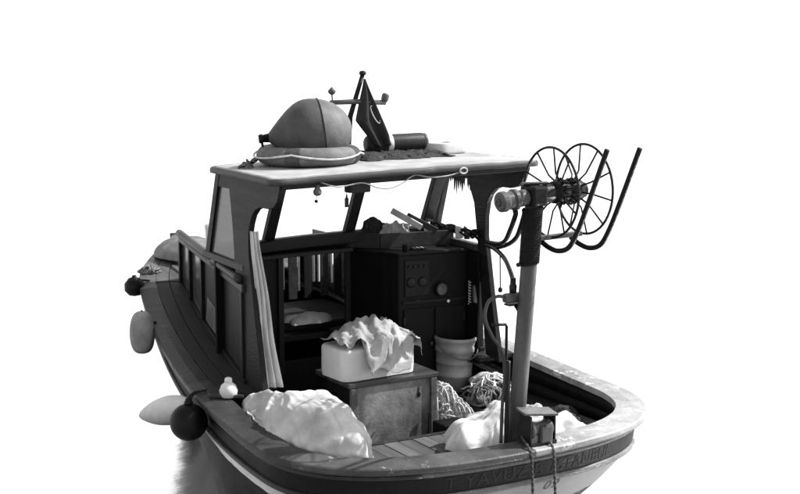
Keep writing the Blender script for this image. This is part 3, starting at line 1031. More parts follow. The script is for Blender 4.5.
def heap(c, a, b, h, rot=0.0, nr=36, na=110, seed=0, fold=0.03, edge=0.12, power=2.4, hfun=None, an=(1, 1, 1), fs=5.0):
    """a heap of cloth: dome of uneven outline with soft folds, closed below"""
    m = MB()
    c = Vector(c)
    P = []
    for j in range(na):
        th = 2 * PI * j / na
        row = []
        ro = 1 + edge * fbm((math.cos(th) * 1.3 + seed, math.sin(th) * 1.3, seed * 1.7), 3)
        for i in range(nr + 1):
            r = math.sin(PI / 2 * i / nr)
            x, y = a * ro * r * math.cos(th), b * ro * r * math.sin(th)
            k = max(0.0, 1 - r ** power) ** 0.5
            hh = h * (hfun(x / a, y / b) if hfun else 1)
            z = hh * k * (1 + 0.12 * fbm((x * 3 + seed, y * 3, 5), 2))
            row.append(Vector((x, y, z)))
        P.append(row)
    N_ = normals(P)
    if N_[0][nr // 2].z < 0:
        N_ = [[-v for v in r_] for r_ in N_]
    cr, sr = math.cos(rot), math.sin(rot)
    Q = []
    for j in range(na):
        row = []
        for i in range(nr + 1):
            p = P[j][i]
            w = Vector((p.x + 0.05 * noise.noise(p * 4 + V(seed, 0, 0)), p.y + 0.05 * noise.noise(p * 4 + V(0, seed, 9)), p.z)) + V(seed * 3.1, seed, seed * .7)
            big = ridge(w, fs * 0.55, an) - 0.5
            mid = ridge(w + V(5, 2, 1), fs * 1.2, (an[1], an[0], an[2])) - 0.4
            sml = ridge(w + V(1, 7, 3), fs * 2.6, an) - 0.4
            f = fold * (0.9 * big + 0.5 * mid + 0.16 * sml) * (1 if i > 0 else 1)
            if i == 0:
                f = fold * 0.2
            p = p + N_[j][i] * f
            p.z = max(0.004, p.z)
            row.append(c + Vector((cr * p.x - sr * p.y, sr * p.x + cr * p.y, p.z)))
        row.append(c + Vector((cr * p.x * .6 - sr * p.y * .6, sr * p.x * .6 + cr * p.y * .6, 0.002)))
        Q.append(row)
    m.grid(Q, closed_u=True)
    return m

# big white bundle on the port bench
def hb(u, v):
    t = (u + 1) / 2          # 0 aft ... 1 forward
    return table(t, [(0, 0.92), (0.25, 1.0), (0.45, 0.93), (0.55, 0.84), (0.7, 0.78), (1, 0.62)])
m = heap((-1.00, -0.235, BZ + 0.004), 0.75, 0.265, 0.475, rot=R(96), nr=56, na=220, seed=3, fold=0.046, edge=0.07, power=2.7, hfun=hb, an=(0.45, 1.5, 1.2), fs=4.6)
for p in m.v:                # the aft end is fuller, the forward end narrow
    t = (p.y + 1.0) / 1.5
    w = table(t, [(0, 1.0), (0.4, 1.05), (0.75, 0.78), (1, 0.6)])
    p.x = -1.00 - 0.06 * t + (p.x + 1.00) * w
    if p.z < 0.80:           # keep it inside the bulwark
        p.y = max(p.y, -1.10)
        p.x = max(p.x, -(table(p.y, ih) - 0.03))
    elif p.x < -(table(p.y, ih) - 0.03):
        p.z = max(p.z, sheer(p.y) + 0.015)
o = m.build('canvas_bundle', 'sheet_white', smooth=True)
tag(o, 'large white canvas bundle lying along the near side bench by the rail', 'canvas')
# spar end sticking out of the bundle
o = MB().tube([(-0.76, -0.62, BZ + 0.06), (-0.53, -0.40, 0.715)], [0.014, 0.018], 10).build('spar', 'rail_wood', smooth=True)
tag(o, 'short round wooden spar end sticking out beside the canvas bundle', 'spar')

# white sail heap round the post
m = heap((0.42, -0.72, BZ + 0.004), 0.50, 0.30, 0.26, rot=R(-8), nr=40, na=150, seed=8, fold=0.055, edge=0.16, power=2.0, an=(2.0, .45, .5), fs=4.6,
         hfun=lambda u, v: 1.0 - 0.35 * max(0, u))
o = m.build('sail_cloth', 'sheet_white', smooth=True)
tag(o, 'crumpled white sailcloth heaped on the stern bench round the hauler post', 'sailcloth')
m = heap((0.30, -0.36, BZ + 0.004), 0.20, 0.10, 0.12, rot=R(20), nr=20, na=60, seed=12, fold=0.02, edge=0.2)
tag(m.build('rolled_cloth', 'cloth_pale', smooth=True), 'small pale rolled cloth at the front edge of the stern bench', 'cloth')
m = heap((1.02, -0.42, BZ + 0.004), 0.22, 0.12, 0.06, rot=R(60), nr=18, na=60, seed=21, fold=0.035, edge=0.4, fs=14)
tag(m.build('net_scrap', 'net_dark', smooth=True), 'dark scrap of fishing net on the starboard bench against the bulwark', 'net')

# ------------------------------------------------------------------ storage box, container, cloth
st = thing('storage_box', 'square wooden storage box with overhanging lid standing in the cockpit', 'box', (-0.11, 0.31, 0.292))
x0, x1, y0, y1 = -0.445, 0.225, 0.075, 0.56
MB().box((-0.11, y0 + 0.011, 0.60), (0.64, 0.022, 0.612)).build('front_panel', 'box_wood', st, bevel=0.003)
MB().box((-0.11, y1 - 0.011, 0.60), (0.64, 0.022, 0.612)).build('back_panel', 'box_wood', st, bevel=0.003)
for x in (x0 + 0.011, x1 - 0.011):
    MB().box((x, 0.3175, 0.60), (0.022, 0.438, 0.612)).build('side_panel', 'dark_wood' if x < 0 else 'box_wood', st, bevel=0.003)  # port panel darker: the shade on that side is put into its colour
for x in (x0 + 0.008, x1 - 0.008):
    MB().box((x, y0 - 0.006, 0.60), (0.05, 0.03, 0.61)).build('corner_post', 'bench_wood', st, bevel=0.004)
lid = MB().box((-0.11, 0.3195, 0.925), (0.735, 0.525, 0.034)).build('lid', 'box_lid', st, bevel=0.006)
MB().prism([(-0.012, 0.0), (0.016, 0.0), (0.016, 0.03), (0.006, 0.034), (0.004, 0.075), (-0.002, 0.075), (-0.003, 0.034), (-0.012, 0.03)],
           lambda a, b: (0.095 + a, y0 - 0.0015, 0.775 + b), lambda a, b: (0.095 + a, y0 - 0.004, 0.775 + b)).build('keyhole_plate', 'rubber_black', st)
o = MB().bar((0.17, y0 - 0.03, 0.66), (0.155, y0 - 0.045, 0.42), 0.012, 0.02).build('iron_bar', 'metal_dark', bevel=0.002)
tag(o, 'thin dark iron bar leaning upright against the front of the storage box', 'bar')

# polystyrene container
def rbox(c, sx_, sy_, sz_, r, rot=0, n=6):
    pts = []
    for cx, cy, a0 in ((1, 1, 0), (-1, 1, 90), (-1, -1, 180), (1, -1, 270)):
        for k in range(n + 1):
            a = R(a0 + 90 * k / n)
            pts.append((cx * (sx_ / 2 - r) + r * math.cos(a), cy * (sy_ / 2 - r) + r * math.sin(a)))
    cr, sr = math.cos(rot), math.sin(rot)
    m = MB()
    prof_ = [(0.94, 0.0), (0.985, 0.02), (1.0, 0.2), (1.0, 0.9), (0.985, 0.97), (0.95, 1.0)]
    P = []
    for (x, y) in pts:
        P.append([(c[0] + cr * x * f - sr * y * f, c[1] + sr * x * f + cr * y * f, c[2] + z * sz_) for f, z in prof_])
    m.grid(P, closed_u=True)
    n_ = len(prof_)
    m.f.append(tuple(i * n_ + n_ - 1 for i in range(len(pts))))
    m.f.append(tuple(i * n_ for i in reversed(range(len(pts)))))
    return m
CZ = 0.944
o = rbox((-0.20, 0.29, CZ), 0.62, 0.36, 0.225, 0.07, rot=R(4)).build('foam_container', 'foam_white', smooth=True)
md = o.modifiers.new('split', 'EDGE_SPLIT'); md.split_angle = R(50)
tag(o, 'white rounded foam container on top of the storage box under a cloth', 'container')
# cloth draped over it
m = MB()
P = []
hx, hy, top = 0.315, 0.187, CZ + 0.225
nS, nT = 90, 90
for i in range(nS):
    row = []
    for j in range(nT):
        s_ = lerp(-0.42, 0.33, i / (nS - 1))
        t_ = lerp(-0.40, 0.22, j / (nT - 1))
        # ragged outline
        s_ += 0.09 * fbm((s_ * 3, t_ * 3, 3), 2)
        t_ += 0.10 * fbm((s_ * 3 + 7, t_ * 3, 1), 2)
        ang = R(14)
        s2 = s_ * math.cos(ang) - t_ * math.sin(ang) + 0.01
        t2 = s_ * math.sin(ang) + t_ * math.cos(ang) + 0.0
        s2 = max(s2, -hx + 0.035 + 0.03 * noise.noise(Vector((t2 * 9, 3, 1))))
        t2 = min(t2, hy - 0.01)
        k_ = max(0, min(1, (-0.10 - s2) / 0.07)) + max(0, min(1, (s2 - 0.17) / 0.07))
        t2 = max(t2, lerp(-1.0, -hy + 0.012, min(1, k_) ** 0.35))
        # pull in: folds take up cloth
        q = (s2, t2, 0)
        w1 = 0.05 * noise.noise(Vector((s2 * 6, t2 * 6, 2)))
        f = 0.050 * ridge((s2 + 2 + w1 - .35 * t2, t2, 0.3), 6.5, (1.8, 0.35, 1)) + 0.024 * ridge((s2 + w1 + .3 * t2, t2 + 4, 0.8), 13, (1.5, .35, 1)) + 0.006 * ridge((s2, t2 + 9, 0.1), 20, (1, 1, 1))
        bul = 0.115 * math.exp(-((s2 - 0.03) ** 2 / 0.05 + (t2 - 0.01) ** 2 / 0.022))
        f *= 0.25 + 0.75 * max(0.0, 1 - (abs(s2) / (hx * 1.02)) ** 4) * max(0.0, 1 - (max(0, t2) / (hy * 1.02)) ** 4)
        ox = max(0, abs(s2) - hx)
        oy = max(0, abs(t2) - hy)
        drop = math.hypot(ox, oy)
        X = max(-hx, min(hx, s2)) + math.copysign(min(ox * 0.18 + (f * 0.8 if ox > 0 else 0) + (0.014 if ox > 0 else 0), 0.07), s2)
        Y = max(-hy, min(hy, t2)) + math.copysign(min(oy * 0.18 + (f * 0.8 if oy > 0 else 0) + (0.014 if oy > 0 else 0), 0.07), t2)
        Z = top + 0.008 + (f + bul) * (1 if drop == 0 else max(0, 1 - drop * 14)) - drop * 0.97
        Z = max(CZ + 0.006 + 0.4 * f, Z)
        row.append((-0.20 + X * math.cos(R(4)) - Y * math.sin(R(4)), 0.29 + X * math.sin(R(4)) + Y * math.cos(R(4)), Z))
    P.append(row)
o = m.grid(P).build('draped_cloth', 'cloth_pale', smooth=True, solid=0.006)
tag(o, 'rumpled pale cloth draped over the white foam container', 'cloth')

# ------------------------------------------------------------------ curtain at the near wheelhouse pillar
m = MB()
P = []
for i in range(26):
    t = i / 25
    z = lerp(2.00, 0.90, t)
    row = []
    for j in range(29):
        u = j / 28
        w = lerp(0.045, 0.135, t ** 1.3)
        x = -1.005 + 0.035 * t + u * w + 0.0
        y = 0.50 - 0.13 * t * 0.6 + 0.022 * math.sin(u * 17 + 1.5 * t) * (0.3 + t) - 0.03 * u
        row.append((x + 0.006 * math.sin(z * 9), y, z + 0.004 * math.sin(u * 15)))
    P.append(row)
o = m.grid(P).build('curtain', 'curtain_cloth', smooth=True, solid=0.004)
tag(o, 'pale narrow curtain hanging down the near pillar of the wheelhouse', 'curtain')

# ------------------------------------------------------------------ things on the roof
RZ = rz(-0.42, 0.72)
lr = thing('life_ring', 'grey life ring lying flat on the white wheelhouse roof under the buoy', 'life ring', (-0.44, 0.72, RZ))
m = MB()
Rr, rr_ = 0.305, 0.066
P = []
for k in range(64):
    a = 2 * PI * k / 64
    row = []
    for j in range(17):
        b = 2 * PI * j / 16
        rad = Rr + rr_ * 1.12 * math.cos(b)
        row.append((-0.44 + rad * math.cos(a), 0.72 + rad * math.sin(a), RZ + 0.066 + rr_ * math.sin(b)))
    P.append(row)
m.grid(P, closed_u=True).build('ring', 'ring_grey', lr, smooth=True)
for q in range(4):
    a0 = R(45 + 90 * q)
    P = []
    for k in range(7):
        a = a0 + R(lerp(-8, 8, k / 6))
        P.append([(-0.44 + (Rr + (rr_ * 1.12 + .003) * math.cos(b)) * math.cos(a), 0.72 + (Rr + (rr_ * 1.12 + .003) * math.cos(b)) * math.sin(a), RZ + 0.066 + (rr_ + .003) * math.sin(b)) for b in [2 * PI * j / 16 for j in range(17)]])
    MB().grid(P).build('band', 'buoy_dark', lr, smooth=True)
pts = []
for k in range(64):
    a = 2 * PI * k / 64
    d_ = abs(math.sin(2 * a + R(90)))
    rad = Rr + rr_ * 1.12 + 0.008 + 0.012 * d_
    pts.append((-0.44 + rad * math.cos(a), 0.72 + rad * math.sin(a), RZ + 0.066 - 0.03 * d_ + 0.02))
MB().tube(pts, 0.007, 6, closed=True).build('grab_line', 'rope_pale', lr, smooth=True)

bz = RZ + 0.222
by = thing('buoy', 'large dark teardrop mooring buoy with paler end resting on the life ring', 'buoy', (-0.44, 0.72, RZ + 0.02))
ax = V(0.93, -0.33, 0.11).normalized()
qd = Vector((1, 0, 0)).rotation_difference(ax)
def buoy_shell(t0, t1, grow=0.0):
    P = []
    for i in range(25):
        t = lerp(t0, t1, i / 24)
        row = []
        # t -1 nozzle ... +1 blunt end
        r = math.sqrt(max(0, 1 - t * t)) if t > -0.1 else table(t, [(-1.0, 0.10), (-0.93, 0.19), (-0.85, 0.30), (-0.7, 0.49), (-0.5, 0.725), (-0.3, 0.90), (-0.2, 0.955), (-0.15, 0.977), (-0.1, 0.989)])
        for j in range(41):
            a = 2 * PI * j / 40
            p = Vector((t * (0.305 + grow) , r * (0.27 + grow) * math.cos(a), r * (0.245 + grow) * math.sin(a)))
            row.append(qd @ p + V(-0.44, 0.70, bz))
        P.append(row)
    return MB().grid(P)
buoy_shell(-1, 0.25).build('body', 'buoy_dark', by, smooth=True)
buoy_shell(0.25, 1.0).build('end_cap', 'buoy_light', by, smooth=True)
P = []
for j in range(40):
    a = 2 * PI * j / 40
    t = 0.25
    r = math.sqrt(1 - t * t)
    P.append(qd @ Vector((t * 0.305, r * 0.273 * math.cos(a), r * 0.248 * math.sin(a))) + V(-0.44, 0.70, bz))
MB().tube(P, 0.004, 6, closed=True).build('seam', 'canister', by, smooth=True)
nz = qd @ V(-0.31, 0, 0) + V(-0.44, 0.70, bz)
dirn = qd @ V(-1, 0, 0)
MB().tube([nz - dirn * 0.02, nz + dirn * 0.03, nz + dirn * 0.035, nz + dirn * 0.06], [0.034, 0.028, 0.036, 0.03], 12).build('eyelet', 'rubber_black', by, smooth=True)
MB().tube(catmull([nz + dirn * 0.04, nz + dirn * 0.03 + V(-.005, 0, -0.08), nz + dirn * 0.07 + V(-0.01, 0, -0.15), V(-0.93, 0.78, rz(-.93, .78) + .012)], 8), 0.010, 8).build('cord', 'rope_dark', by, smooth=True)
m = MB()
for q in range(3):
    pts = [(-0.90 + 0.05 * math.cos(a) + 0.02 * q, 0.80 + 0.05 * math.sin(a * (1.0 + .2 * q)), rz(-.9, .8) + 0.012 + 0.018 * q + 0.012 * math.sin(2 * a + q)) for a in [2 * PI * k / 30 for k in range(31)]]
    m.tube(pts, 0.008, 6)
o = m.build('rope_coil', 'rope_grey', smooth=True)
tag(o, 'small loose coil of cord at the near corner of the wheelhouse roof', 'rope')

# net mat with canister and pale float behind
m = MB()
P = []
for i in range(60):
    row = []
    for j in range(24):
        u, v = i / 59, j / 23
        e = min(u, 1 - u, v * .6, (1 - v) * .6) * 8
        x = lerp(-0.05, 0.72, u) + 0.05 * fbm((u * 5, v * 3, 1)) * (1 if e < 1 else .3)
        y = lerp(0.55, 1.12, v) + 0.06 * fbm((u * 6, v * 3, 4)) * (1 if e < 1 else .3)
        z = rz(x, y) + 0.004 + min(1, e) * (0.022 + 0.022 * ridge((x, y, 0), 16, (1, 1, 1)))
        row.append((x, y, z))
    P.append(row)
o = m.grid(P).build('net_pile', 'net_dark', smooth=True)
tag(o, 'flat dark pile of net spread on the wheelhouse roof below the canister', 'net')
cb_ = thing('canister', 'dark cylindrical canister with one pale band lying on the roof net', 'canister', (0.41, 0.98, rz(.41, .98) + .03))
cy0 = V(0.155, 0.95, rz(.2, .95) + 0.09)
caxis = V(0.53, -0.05, 0.012).normalized()
MB().lathe([(0.03, 0), (0.055, 0.005), (0.068, 0.02), (0.07, 0.04), (0.07, 0.47), (0.066, 0.48)], cy0, caxis, 24).build('body', 'canister', cb_, smooth=True)
MB().lathe([(0.066, 0), (0.066, 0.025), (0.05, 0.03), (0.048, 0.01), (0.001, 0.01)], cy0 + caxis * 0.48, caxis, 24).build('end_rim', 'metal_motor', cb_, smooth=True)
MB().tube([cy0 + caxis * 0.505 + V(0, 0, 0.045), cy0 + caxis * 0.53 + V(0, 0, 0.0), cy0 + caxis * 0.505 - V(0, 0, 0.045)], 0.008, 6).build('handle', 'metal_dark', cb_, smooth=True)
MB().lathe([(0.0715, 0), (0.0725, 0.004), (0.0725, 0.036), (0.0715, 0.04)], cy0 + caxis * 0.17, caxis, 24).build('band', 'pale_plastic', cb_, smooth=True)
o = rbox((0.80, 0.92, rz(.8, .92) + .002), 0.34, 0.36, 0.085, 0.1, rot=R(10)).build('float_board', 'pale_plastic', smooth=True)
tag(o, 'pale rounded float board at the far side of the wheelhouse roof', 'float')
o = MB().tube(catmull([(0.87, 0.76, rz(.87, .76) + .004), (0.872, 0.77, 2.50), (0.80, 0.80, 2.535), (0.70, 0.84, 2.515)], 8), 0.009, 8).build('grab_handle', 'metal_motor', smooth=True)
tag(o, 'small bent metal grab handle at the far aft corner of the roof', 'handle')

# flag hanging from the mast, folded
m = MB()
P = []
for i in range(30):
    t = i / 29
    row = []
    for j in range(17):
        u = j / 16
        z = 3.03 - 0.50 * t
        left = lerp(0.105, 0.02, min(1, t / 0.75)) if t < 0.62 else lerp(0.036, 0.19, (t - 0.62) / 0.38)
        right = lerp(0.118, 0.315, t ** 1.05)
        x = lerp(left, right, u)
        y = 0.875 + 0.028 * math.sin(u * 9 + t * 3) * (0.3 + t) - 0.02 * t
        row.append((x, y, z + 0.03 * u * t * (1 if t < .9 else .3) - 0.02 * math.sin(u * 3.1) * t))
    P.append(row)
o = m.grid(P).build('flag', 'flag_cloth', smooth=True, solid=0.004)
tag(o, 'dark furled flag hanging from the top of the short roof mast', 'flag')
pts, rad = [], []
for k in range(25):
    a_ = R(70) + R(250) * k / 24
    pts.append((0.172 + 0.022 * math.cos(a_) - 0.034 * math.sin(a_), 0.826, 2.765 + 0.066 * math.sin(a_)))
    rad.append(0.001 + 0.004 * math.sin(PI * k / 24))
MB().tube(pts, rad, 6).build('crescent', 'cloth_pale', o, smooth=True)

# ------------------------------------------------------------------ cords under the roof edge
def cord(name, pts, r, matn, label, cat='cord'):
    o = MB().tube(catmull(pts, 8), r, 6).build(name, matn, smooth=True)
    return tag(o, label, cat)
cord('wire', [(-0.73, -0.03, 2.37), (-0.60, -0.035, 2.335), (-0.42, -0.03, 2.352), (-0.30, -0.03, 2.315), (-0.20, -0.03, 2.305), (-0.10, -0.03, 2.335), (0.00, -0.03, 2.385), (0.12, -0.03, 2.365), (0.27, -0.04, 2.37), (0.40, -0.04, 2.40)], 0.005, 'rope_pale',
     'thin pale wire looping along under the aft edge of the roof', 'wire')
wt = thing('hanging_tag', 'small dark tag dangling from the roof edge in the windscreen opening', 'tag', (-0.52, 0, 2.19))
MB().tube([(-0.52, 0.0, 2.37), (-0.52, 0.0, 2.27)], 0.0022, 5).build('string', 'rope_dark', wt)
MB().prism([(-0.014, 0), (0.014, 0), (0.014, 0.06), (0.006, 0.066), (0.005, 0.085), (-0.005, 0.085), (-0.006, 0.066), (-0.014, 0.06)],
           lambda a, b: (-0.52 + a, -0.003, 2.19 + b), lambda a, b: (-0.52 + a, 0.003, 2.19 + b)).build('tag_plate', 'rubber_black', wt)
lm_ = thing('cabin_lamp', 'small round cabin lamp fixed under the roof edge beside the wire', 'lamp', (-0.74, 0.0, 2.28))
MB().lathe([(0.012, 0), (0.026, 0.008), (0.03, 0.03), (0.018, 0.05), (0.014, 0.075)], (-0.74, 0.0, 2.28), n=14).build('shade', 'metal_motor', lm_, smooth=True)
MB().lathe([(0.006, 0), (0.012, 0.006), (0.012, 0.016), (0.008, 0.02)], (-0.76, -0.02, 2.235), n=10).build('pull', 'rubber_black', lm_, smooth=True)
MB().tube([(-0.76, -0.02, 2.253), (-0.75, -0.01, 2.29)], 0.0025, 5).build('pull_cord', 'rope_dark', lm_)
o = rbox((-0.42, 0.03, 2.285), 0.17, 0.09, 0.075, 0.02).build('switch_box', 'dark_wood', smooth=False)
tag(o, 'small dark box fixed under the middle of the roof edge', 'box')
fr = thing('torn_fringe', 'torn dark fringe hanging under the far end of the roof edge', 'fringe', (0.62, 0.02, 2.28))
for k in range(13):
    x = 0.345 + k * 0.0165
    L_ = random.uniform(0.05, 0.17)
    w = random.uniform(0.006, 0.012)
    MB().prism([(-w, 0), (w, 0), (w * .6, -L_ * .6), (0, -L_), (-w * .7, -L_ * .7)], lambda a, b: (x + a, 0.045, 2.372 + b + .02 * x), lambda a, b: (x + a, 0.049, 2.372 + b + .02 * x)).build('strip', 'flag_cloth', fr)
o = MB().tube([(0.385 + .03 * math.cos(a), -0.055, 2.40 + 0.02 * math.sin(a)) for a in [2 * PI * k / 16 for k in range(16)]], 0.007, 6, closed=True).build('wire_ring', 'pale_plastic', smooth=True)
tag(o, 'small pale ring of wire tied at the aft roof edge', 'ring')
o = MB().tube([(-0.885 + .022 * math.cos(a), 0.985, 2.22 + 0.03 * math.sin(a)) for a in [2 * PI * k / 16 for k in range(16)]], 0.006, 6, closed=True).build('hook_ring', 'metal_motor', smooth=True)
tag(o, 'small metal ring hanging by the near windscreen pillar', 'ring')

# ------------------------------------------------------------------ litter in the console tray and on the far sill
m = heap((0.52, 1.125, 1.712), 0.15, 0.055, 0.185, seed=31, nr=22, na=90, fold=0.035, edge=0.2, fs=12)
tag(m.build('rag_pile', 'cloth_pale', smooth=True), 'pile of pale rags and gloves in the console tray', 'rags')
m = heap((0.38, 1.20, 1.712), 0.13, 0.05, 0.22, seed=34, nr=20, na=70, fold=0.03, edge=0.2, fs=12)
tag(m.build('dark_rag', 'net_dark', smooth=True), 'dark rag bunched against the windscreen behind the pale rags', 'rags')
def slab(name, a, b, w, h, matn, label, cat, grp=None):
    return tag(MB().bar(a, b, w, h).build(name, matn, bevel=0.006), label, cat, grp)
slab('cutting_board', (0.50, 1.15, 1.99), (0.70, 1.02, 1.855), 0.03, 0.05, 'pale_plastic', 'pale narrow board leaning out of the console tray, the higher of two', 'board', 'boards in the console tray')
slab('cutting_board', (0.63, 1.13, 1.945), (0.83, 1.00, 1.82), 0.03, 0.05, 'rail_wood', 'darker narrow board leaning out of the console tray, the lower of two', 'board', 'boards in the console tray')
bt = thing('spray_bottle', 'small pale spray bottle standing at the far end of the console tray', 'bottle', (0.83, 1.13, 1.712))
MB().lathe([(0.03, 0), (0.034, 0.02), (0.034, 0.12), (0.016, 0.15), (0.014, 0.18)], (0.83, 1.13, 1.712), n=16).build('body', 'pale_plastic', bt, smooth=True)
MB().bar((0.80, 1.12, 1.90), (0.87, 1.13, 1.885), 0.02, 0.022).build('nozzle', 'metal_dark', bt, bevel=0.004)
for k, (x, y, r, h, mt, lb) in enumerate(((0.955, 0.86, 0.034, 0.10, 'pale_plastic', 'pale can standing on the far side sill beside the console'),
                                          (0.975, 0.78, 0.026, 0.075, 'metal_post', 'small dark grey can on the far side sill nearest the pillar'))):
    o = MB().lathe([(r * .9, 0), (r, 0.006), (r, h - .01), (r * .92, h), (r * .85, h - .004), (0.001, h - 0.004)], (x, y, 1.772), n=16).build('tin_can', mt, smooth=True)
    tag(o, lb, 'can')
m = MB()
for q in range(7):
    pts = []
    for k in range(40):
        t = k / 39
        pts.append((0.965 + 0.05 * math.sin(6 * t + q * 2) * .5, lerp(0.60, 1.25, t) + 0.02 * math.sin(11 * t + q), 1.785 + 0.04 * abs(math.sin(7 * t + q * 1.3)) + 0.01 * q * .6))
    m.tube(pts, 0.010, 6)
tag(m.build('rope_hank', 'rope_dark', smooth=True), 'dark rope hank heaped along the far side window sill', 'rope')
hs = thing('radio_handset', 'grey radio handset on a curled cord hung on the far inner wall', 'radio', (0.955, 0.63, 1.25))
MB().bar((0.955, 0.63, 1.43), (0.945, 0.60, 1.29), 0.045, 0.05).build('handset', 'metal_motor', hs, bevel=0.012)
MB().tube([(0.94 + 0.012 * math.cos(k * .9), 0.68 + 0.012 * math.sin(k * .9), 1.46 - 0.0032 * k) for k in range(60)], 0.005, 5).build('cord', 'pale_plastic', hs, smooth=True)

# pale towel on the berth, seen through the companionway
m = heap((-0.02, 1.62, 1.062), 0.17, 0.12, 0.06, seed=41, nr=16, na=50, fold=0.03, edge=0.4)
tag(m.build('towel', 'sheet_white', smooth=True), 'pale crumpled towel on the berth seen through the companionway', 'towel')

# ------------------------------------------------------------------ bucket and gear in the well
bk = thing('bucket', 'grey plastic bucket standing on the far bench inside the wheelhouse', 'bucket', (0.80, 0.70, BZ + .004))
bc = (0.80, 0.70, BZ + 0.004)
MB().lathe([(0.12, 0.0), (0.128, 0.006), (0.138, 0.12), (0.143, 0.123), (0.143, 0.135), (0.139, 0.14), (0.145, 0.22), (0.150, 0.223), (0.150, 0.237), (0.146, 0.242), (0.150, 0.31), (0.158, 0.315), (0.158, 0.35), (0.152, 0.355), (0.162, 0.40), (0.168, 0.405), (0.168, 0.43), (0.158, 0.432), (0.150, 0.37), (0.125, 0.02), (0.001, 0.015)], bc, (0.03, -.02, 1), 32).build('pail', 'bucket_plastic', bk, smooth=True)
MB().tube([(0.80 + 0.172 * math.cos(a), 0.70 + 0.172 * math.sin(a) - .03, BZ + 0.31 - 0.11 * math.sin(a * 1.0) * -1 if False else BZ + .40 - 0.12 * abs(math.sin(a))) for a in [PI + PI * k / 24 for k in range(25)]], 0.006, 6).build('bail_handle', 'metal_post', bk, smooth=True)

def tangle(c, rad, h, n, r, seed, steps=90):
    rnd = random.Random(seed)
    m = MB()
    for q in range(n):
        ph = [rnd.uniform(0, 6.3) for _ in range(6)]
        fq = [rnd.uniform(0.7, 2.6) for _ in range(6)]
        am = rnd.uniform(0.5, 1)
        pts = []
        for k in range(steps):
            t = k / steps * 6.3
            x = rad[0] * am * (0.6 * math.sin(fq[0] * t + ph[0]) + 0.4 * math.sin(fq[1] * 2 * t + ph[1]))
            y = rad[1] * am * (0.6 * math.sin(fq[2] * t + ph[2]) + 0.4 * math.sin(fq[3] * 2 * t + ph[3]))
            e = max(0, 1 - (x / rad[0]) ** 2 * .7 - (y / rad[1]) ** 2 * .7)
            z = max(r, h * e * (0.5 + 0.5 * math.sin(fq[4] * 2 * t + ph[4])))
            pts.append((c[0] + x, c[1] + y, c[2] + z))
        m.tube(pts, r, 6)
    return m
o = tangle((0.44, 0.30, 0.293), (0.17, 0.30), 0.50, 12, 0.008, 4).build('rope_tangle', 'rope_pale', smooth=True)
tag(o, 'pale tangled rope heaped on the sole between storage box and bench', 'rope')
o = tangle((0.45, 0.02, 0.293), (0.15, 0.20), 0.26, 9, 0.009, 9).build('rope_tangle', 'rope_grey', smooth=True)
tag(o, 'darker grey tangled rope lying before the pale rope on the sole', 'rope')
o = tangle((0.80, 0.22, BZ + .002), (0.17, 0.24), 0.14, 12, 0.007, 23).build('rope_tangle', 'rope_grey', smooth=True)
tag(o, 'grey tangled line spread over the far bench in front of the bucket', 'rope')
o = tangle((0.56, 0.47, 0.293), (0.09, 0.30), 0.42, 8, 0.009, 33).build('rope_tangle', 'rope_dark', smooth=True)
tag(o, 'dark tangled line hanging at the edge of the far bench beside the bucket', 'rope')
o = MB().lathe([(0.006, 0), (0.022, 0.008), (0.03, 0.045), (0.022, 0.082), (0.006, 0.09)], V(0.70, 0.20, BZ + 0.045), (0.5, -0.8, 0.35), 14).build('net_float', 'pale_plastic', smooth=True)
tag(o, 'small pale oval net float lying on the edge of the far bench', 'float')
m = heap((0.93, 0.28, BZ + .004), 0.20, 0.15, 0.13, rot=R(50), seed=61, nr=22, na=80, fold=0.05, edge=0.3, fs=12)
tag(m.build('net_heap', 'net_dark', smooth=True), 'dark heap of net on the far bench under the grey line', 'net')
o = tangle((0.90, 0.30, BZ + .06), (0.19, 0.20), 0.14, 9, 0.0065, 71).build('rope_tangle', 'rope_pale', smooth=True)
tag(o, 'pale loose line thrown over the dark net heap on the far bench', 'rope')
o = tangle((0.50, 0.16, 0.293), (0.13, 0.30), 0.40, 7, 0.006, 77).build('rope_tangle', 'rope_pale', smooth=True)
tag(o, 'thin pale line trailing over the sole in front of the far bench', 'rope')
cr_ = thing('battery', 'small black battery box with pale label behind the stern bench edge', 'battery', (0.33, -0.12, 0.293))
MB().box((0.24, -0.13, 0.46), (0.21, 0.16, 0.33)).build('case', 'rubber_black', cr_, bevel=0.01)
MB().box((0.26, -0.2125, 0.592), (0.06, 0.003, 0.03)).build('label_plate', 'metal_motor', cr_)
# gear on the starboard bench
o = rbox((0.98, 0.40, BZ + .004), 0.22, 0.16, 0.09, 0.02, rot=R(15)).build('bait_tray', 'bucket_plastic', smooth=False)
tag(o, 'small grey bait tray on the far bench beside the bucket', 'tray')
m = heap((0.97, 0.46, BZ + .098), 0.12, 0.05, 0.055, rot=R(-20), seed=51, nr=16, na=50, fold=0.03, edge=0.4, fs=12)
tag(m.build('work_glove', 'cloth_pale', smooth=True), 'pale work glove lying on the grey bait tray', 'glove')
o = MB().tube(catmull([(0.70, 0.10, BZ + .012), (0.80, 0.14, BZ + .03), (0.9, 0.05, BZ + .014), (0.86, -0.06, BZ + .012), (0.74, -0.04, BZ + .014), (0.69, 0.06, BZ + .02)], 8), 0.011, 8).build('hose_loop', 'rubber_black', smooth=True)
tag(o, 'black loop of hose lying on the far bench', 'hose')
o = MB().lathe([(0.018, 0), (0.022, 0.01), (0.022, 0.14), (0.012, 0.17), (0.012, 0.19), (0.001, 0.192)], (0.68, 0.33, BZ + .026), (0.5, -0.75, 0.0), 14).build('glass_bottle', 'metal_motor', smooth=True)
tag(o, 'small grey bottle lying on its side on the far bench edge', 'bottle')

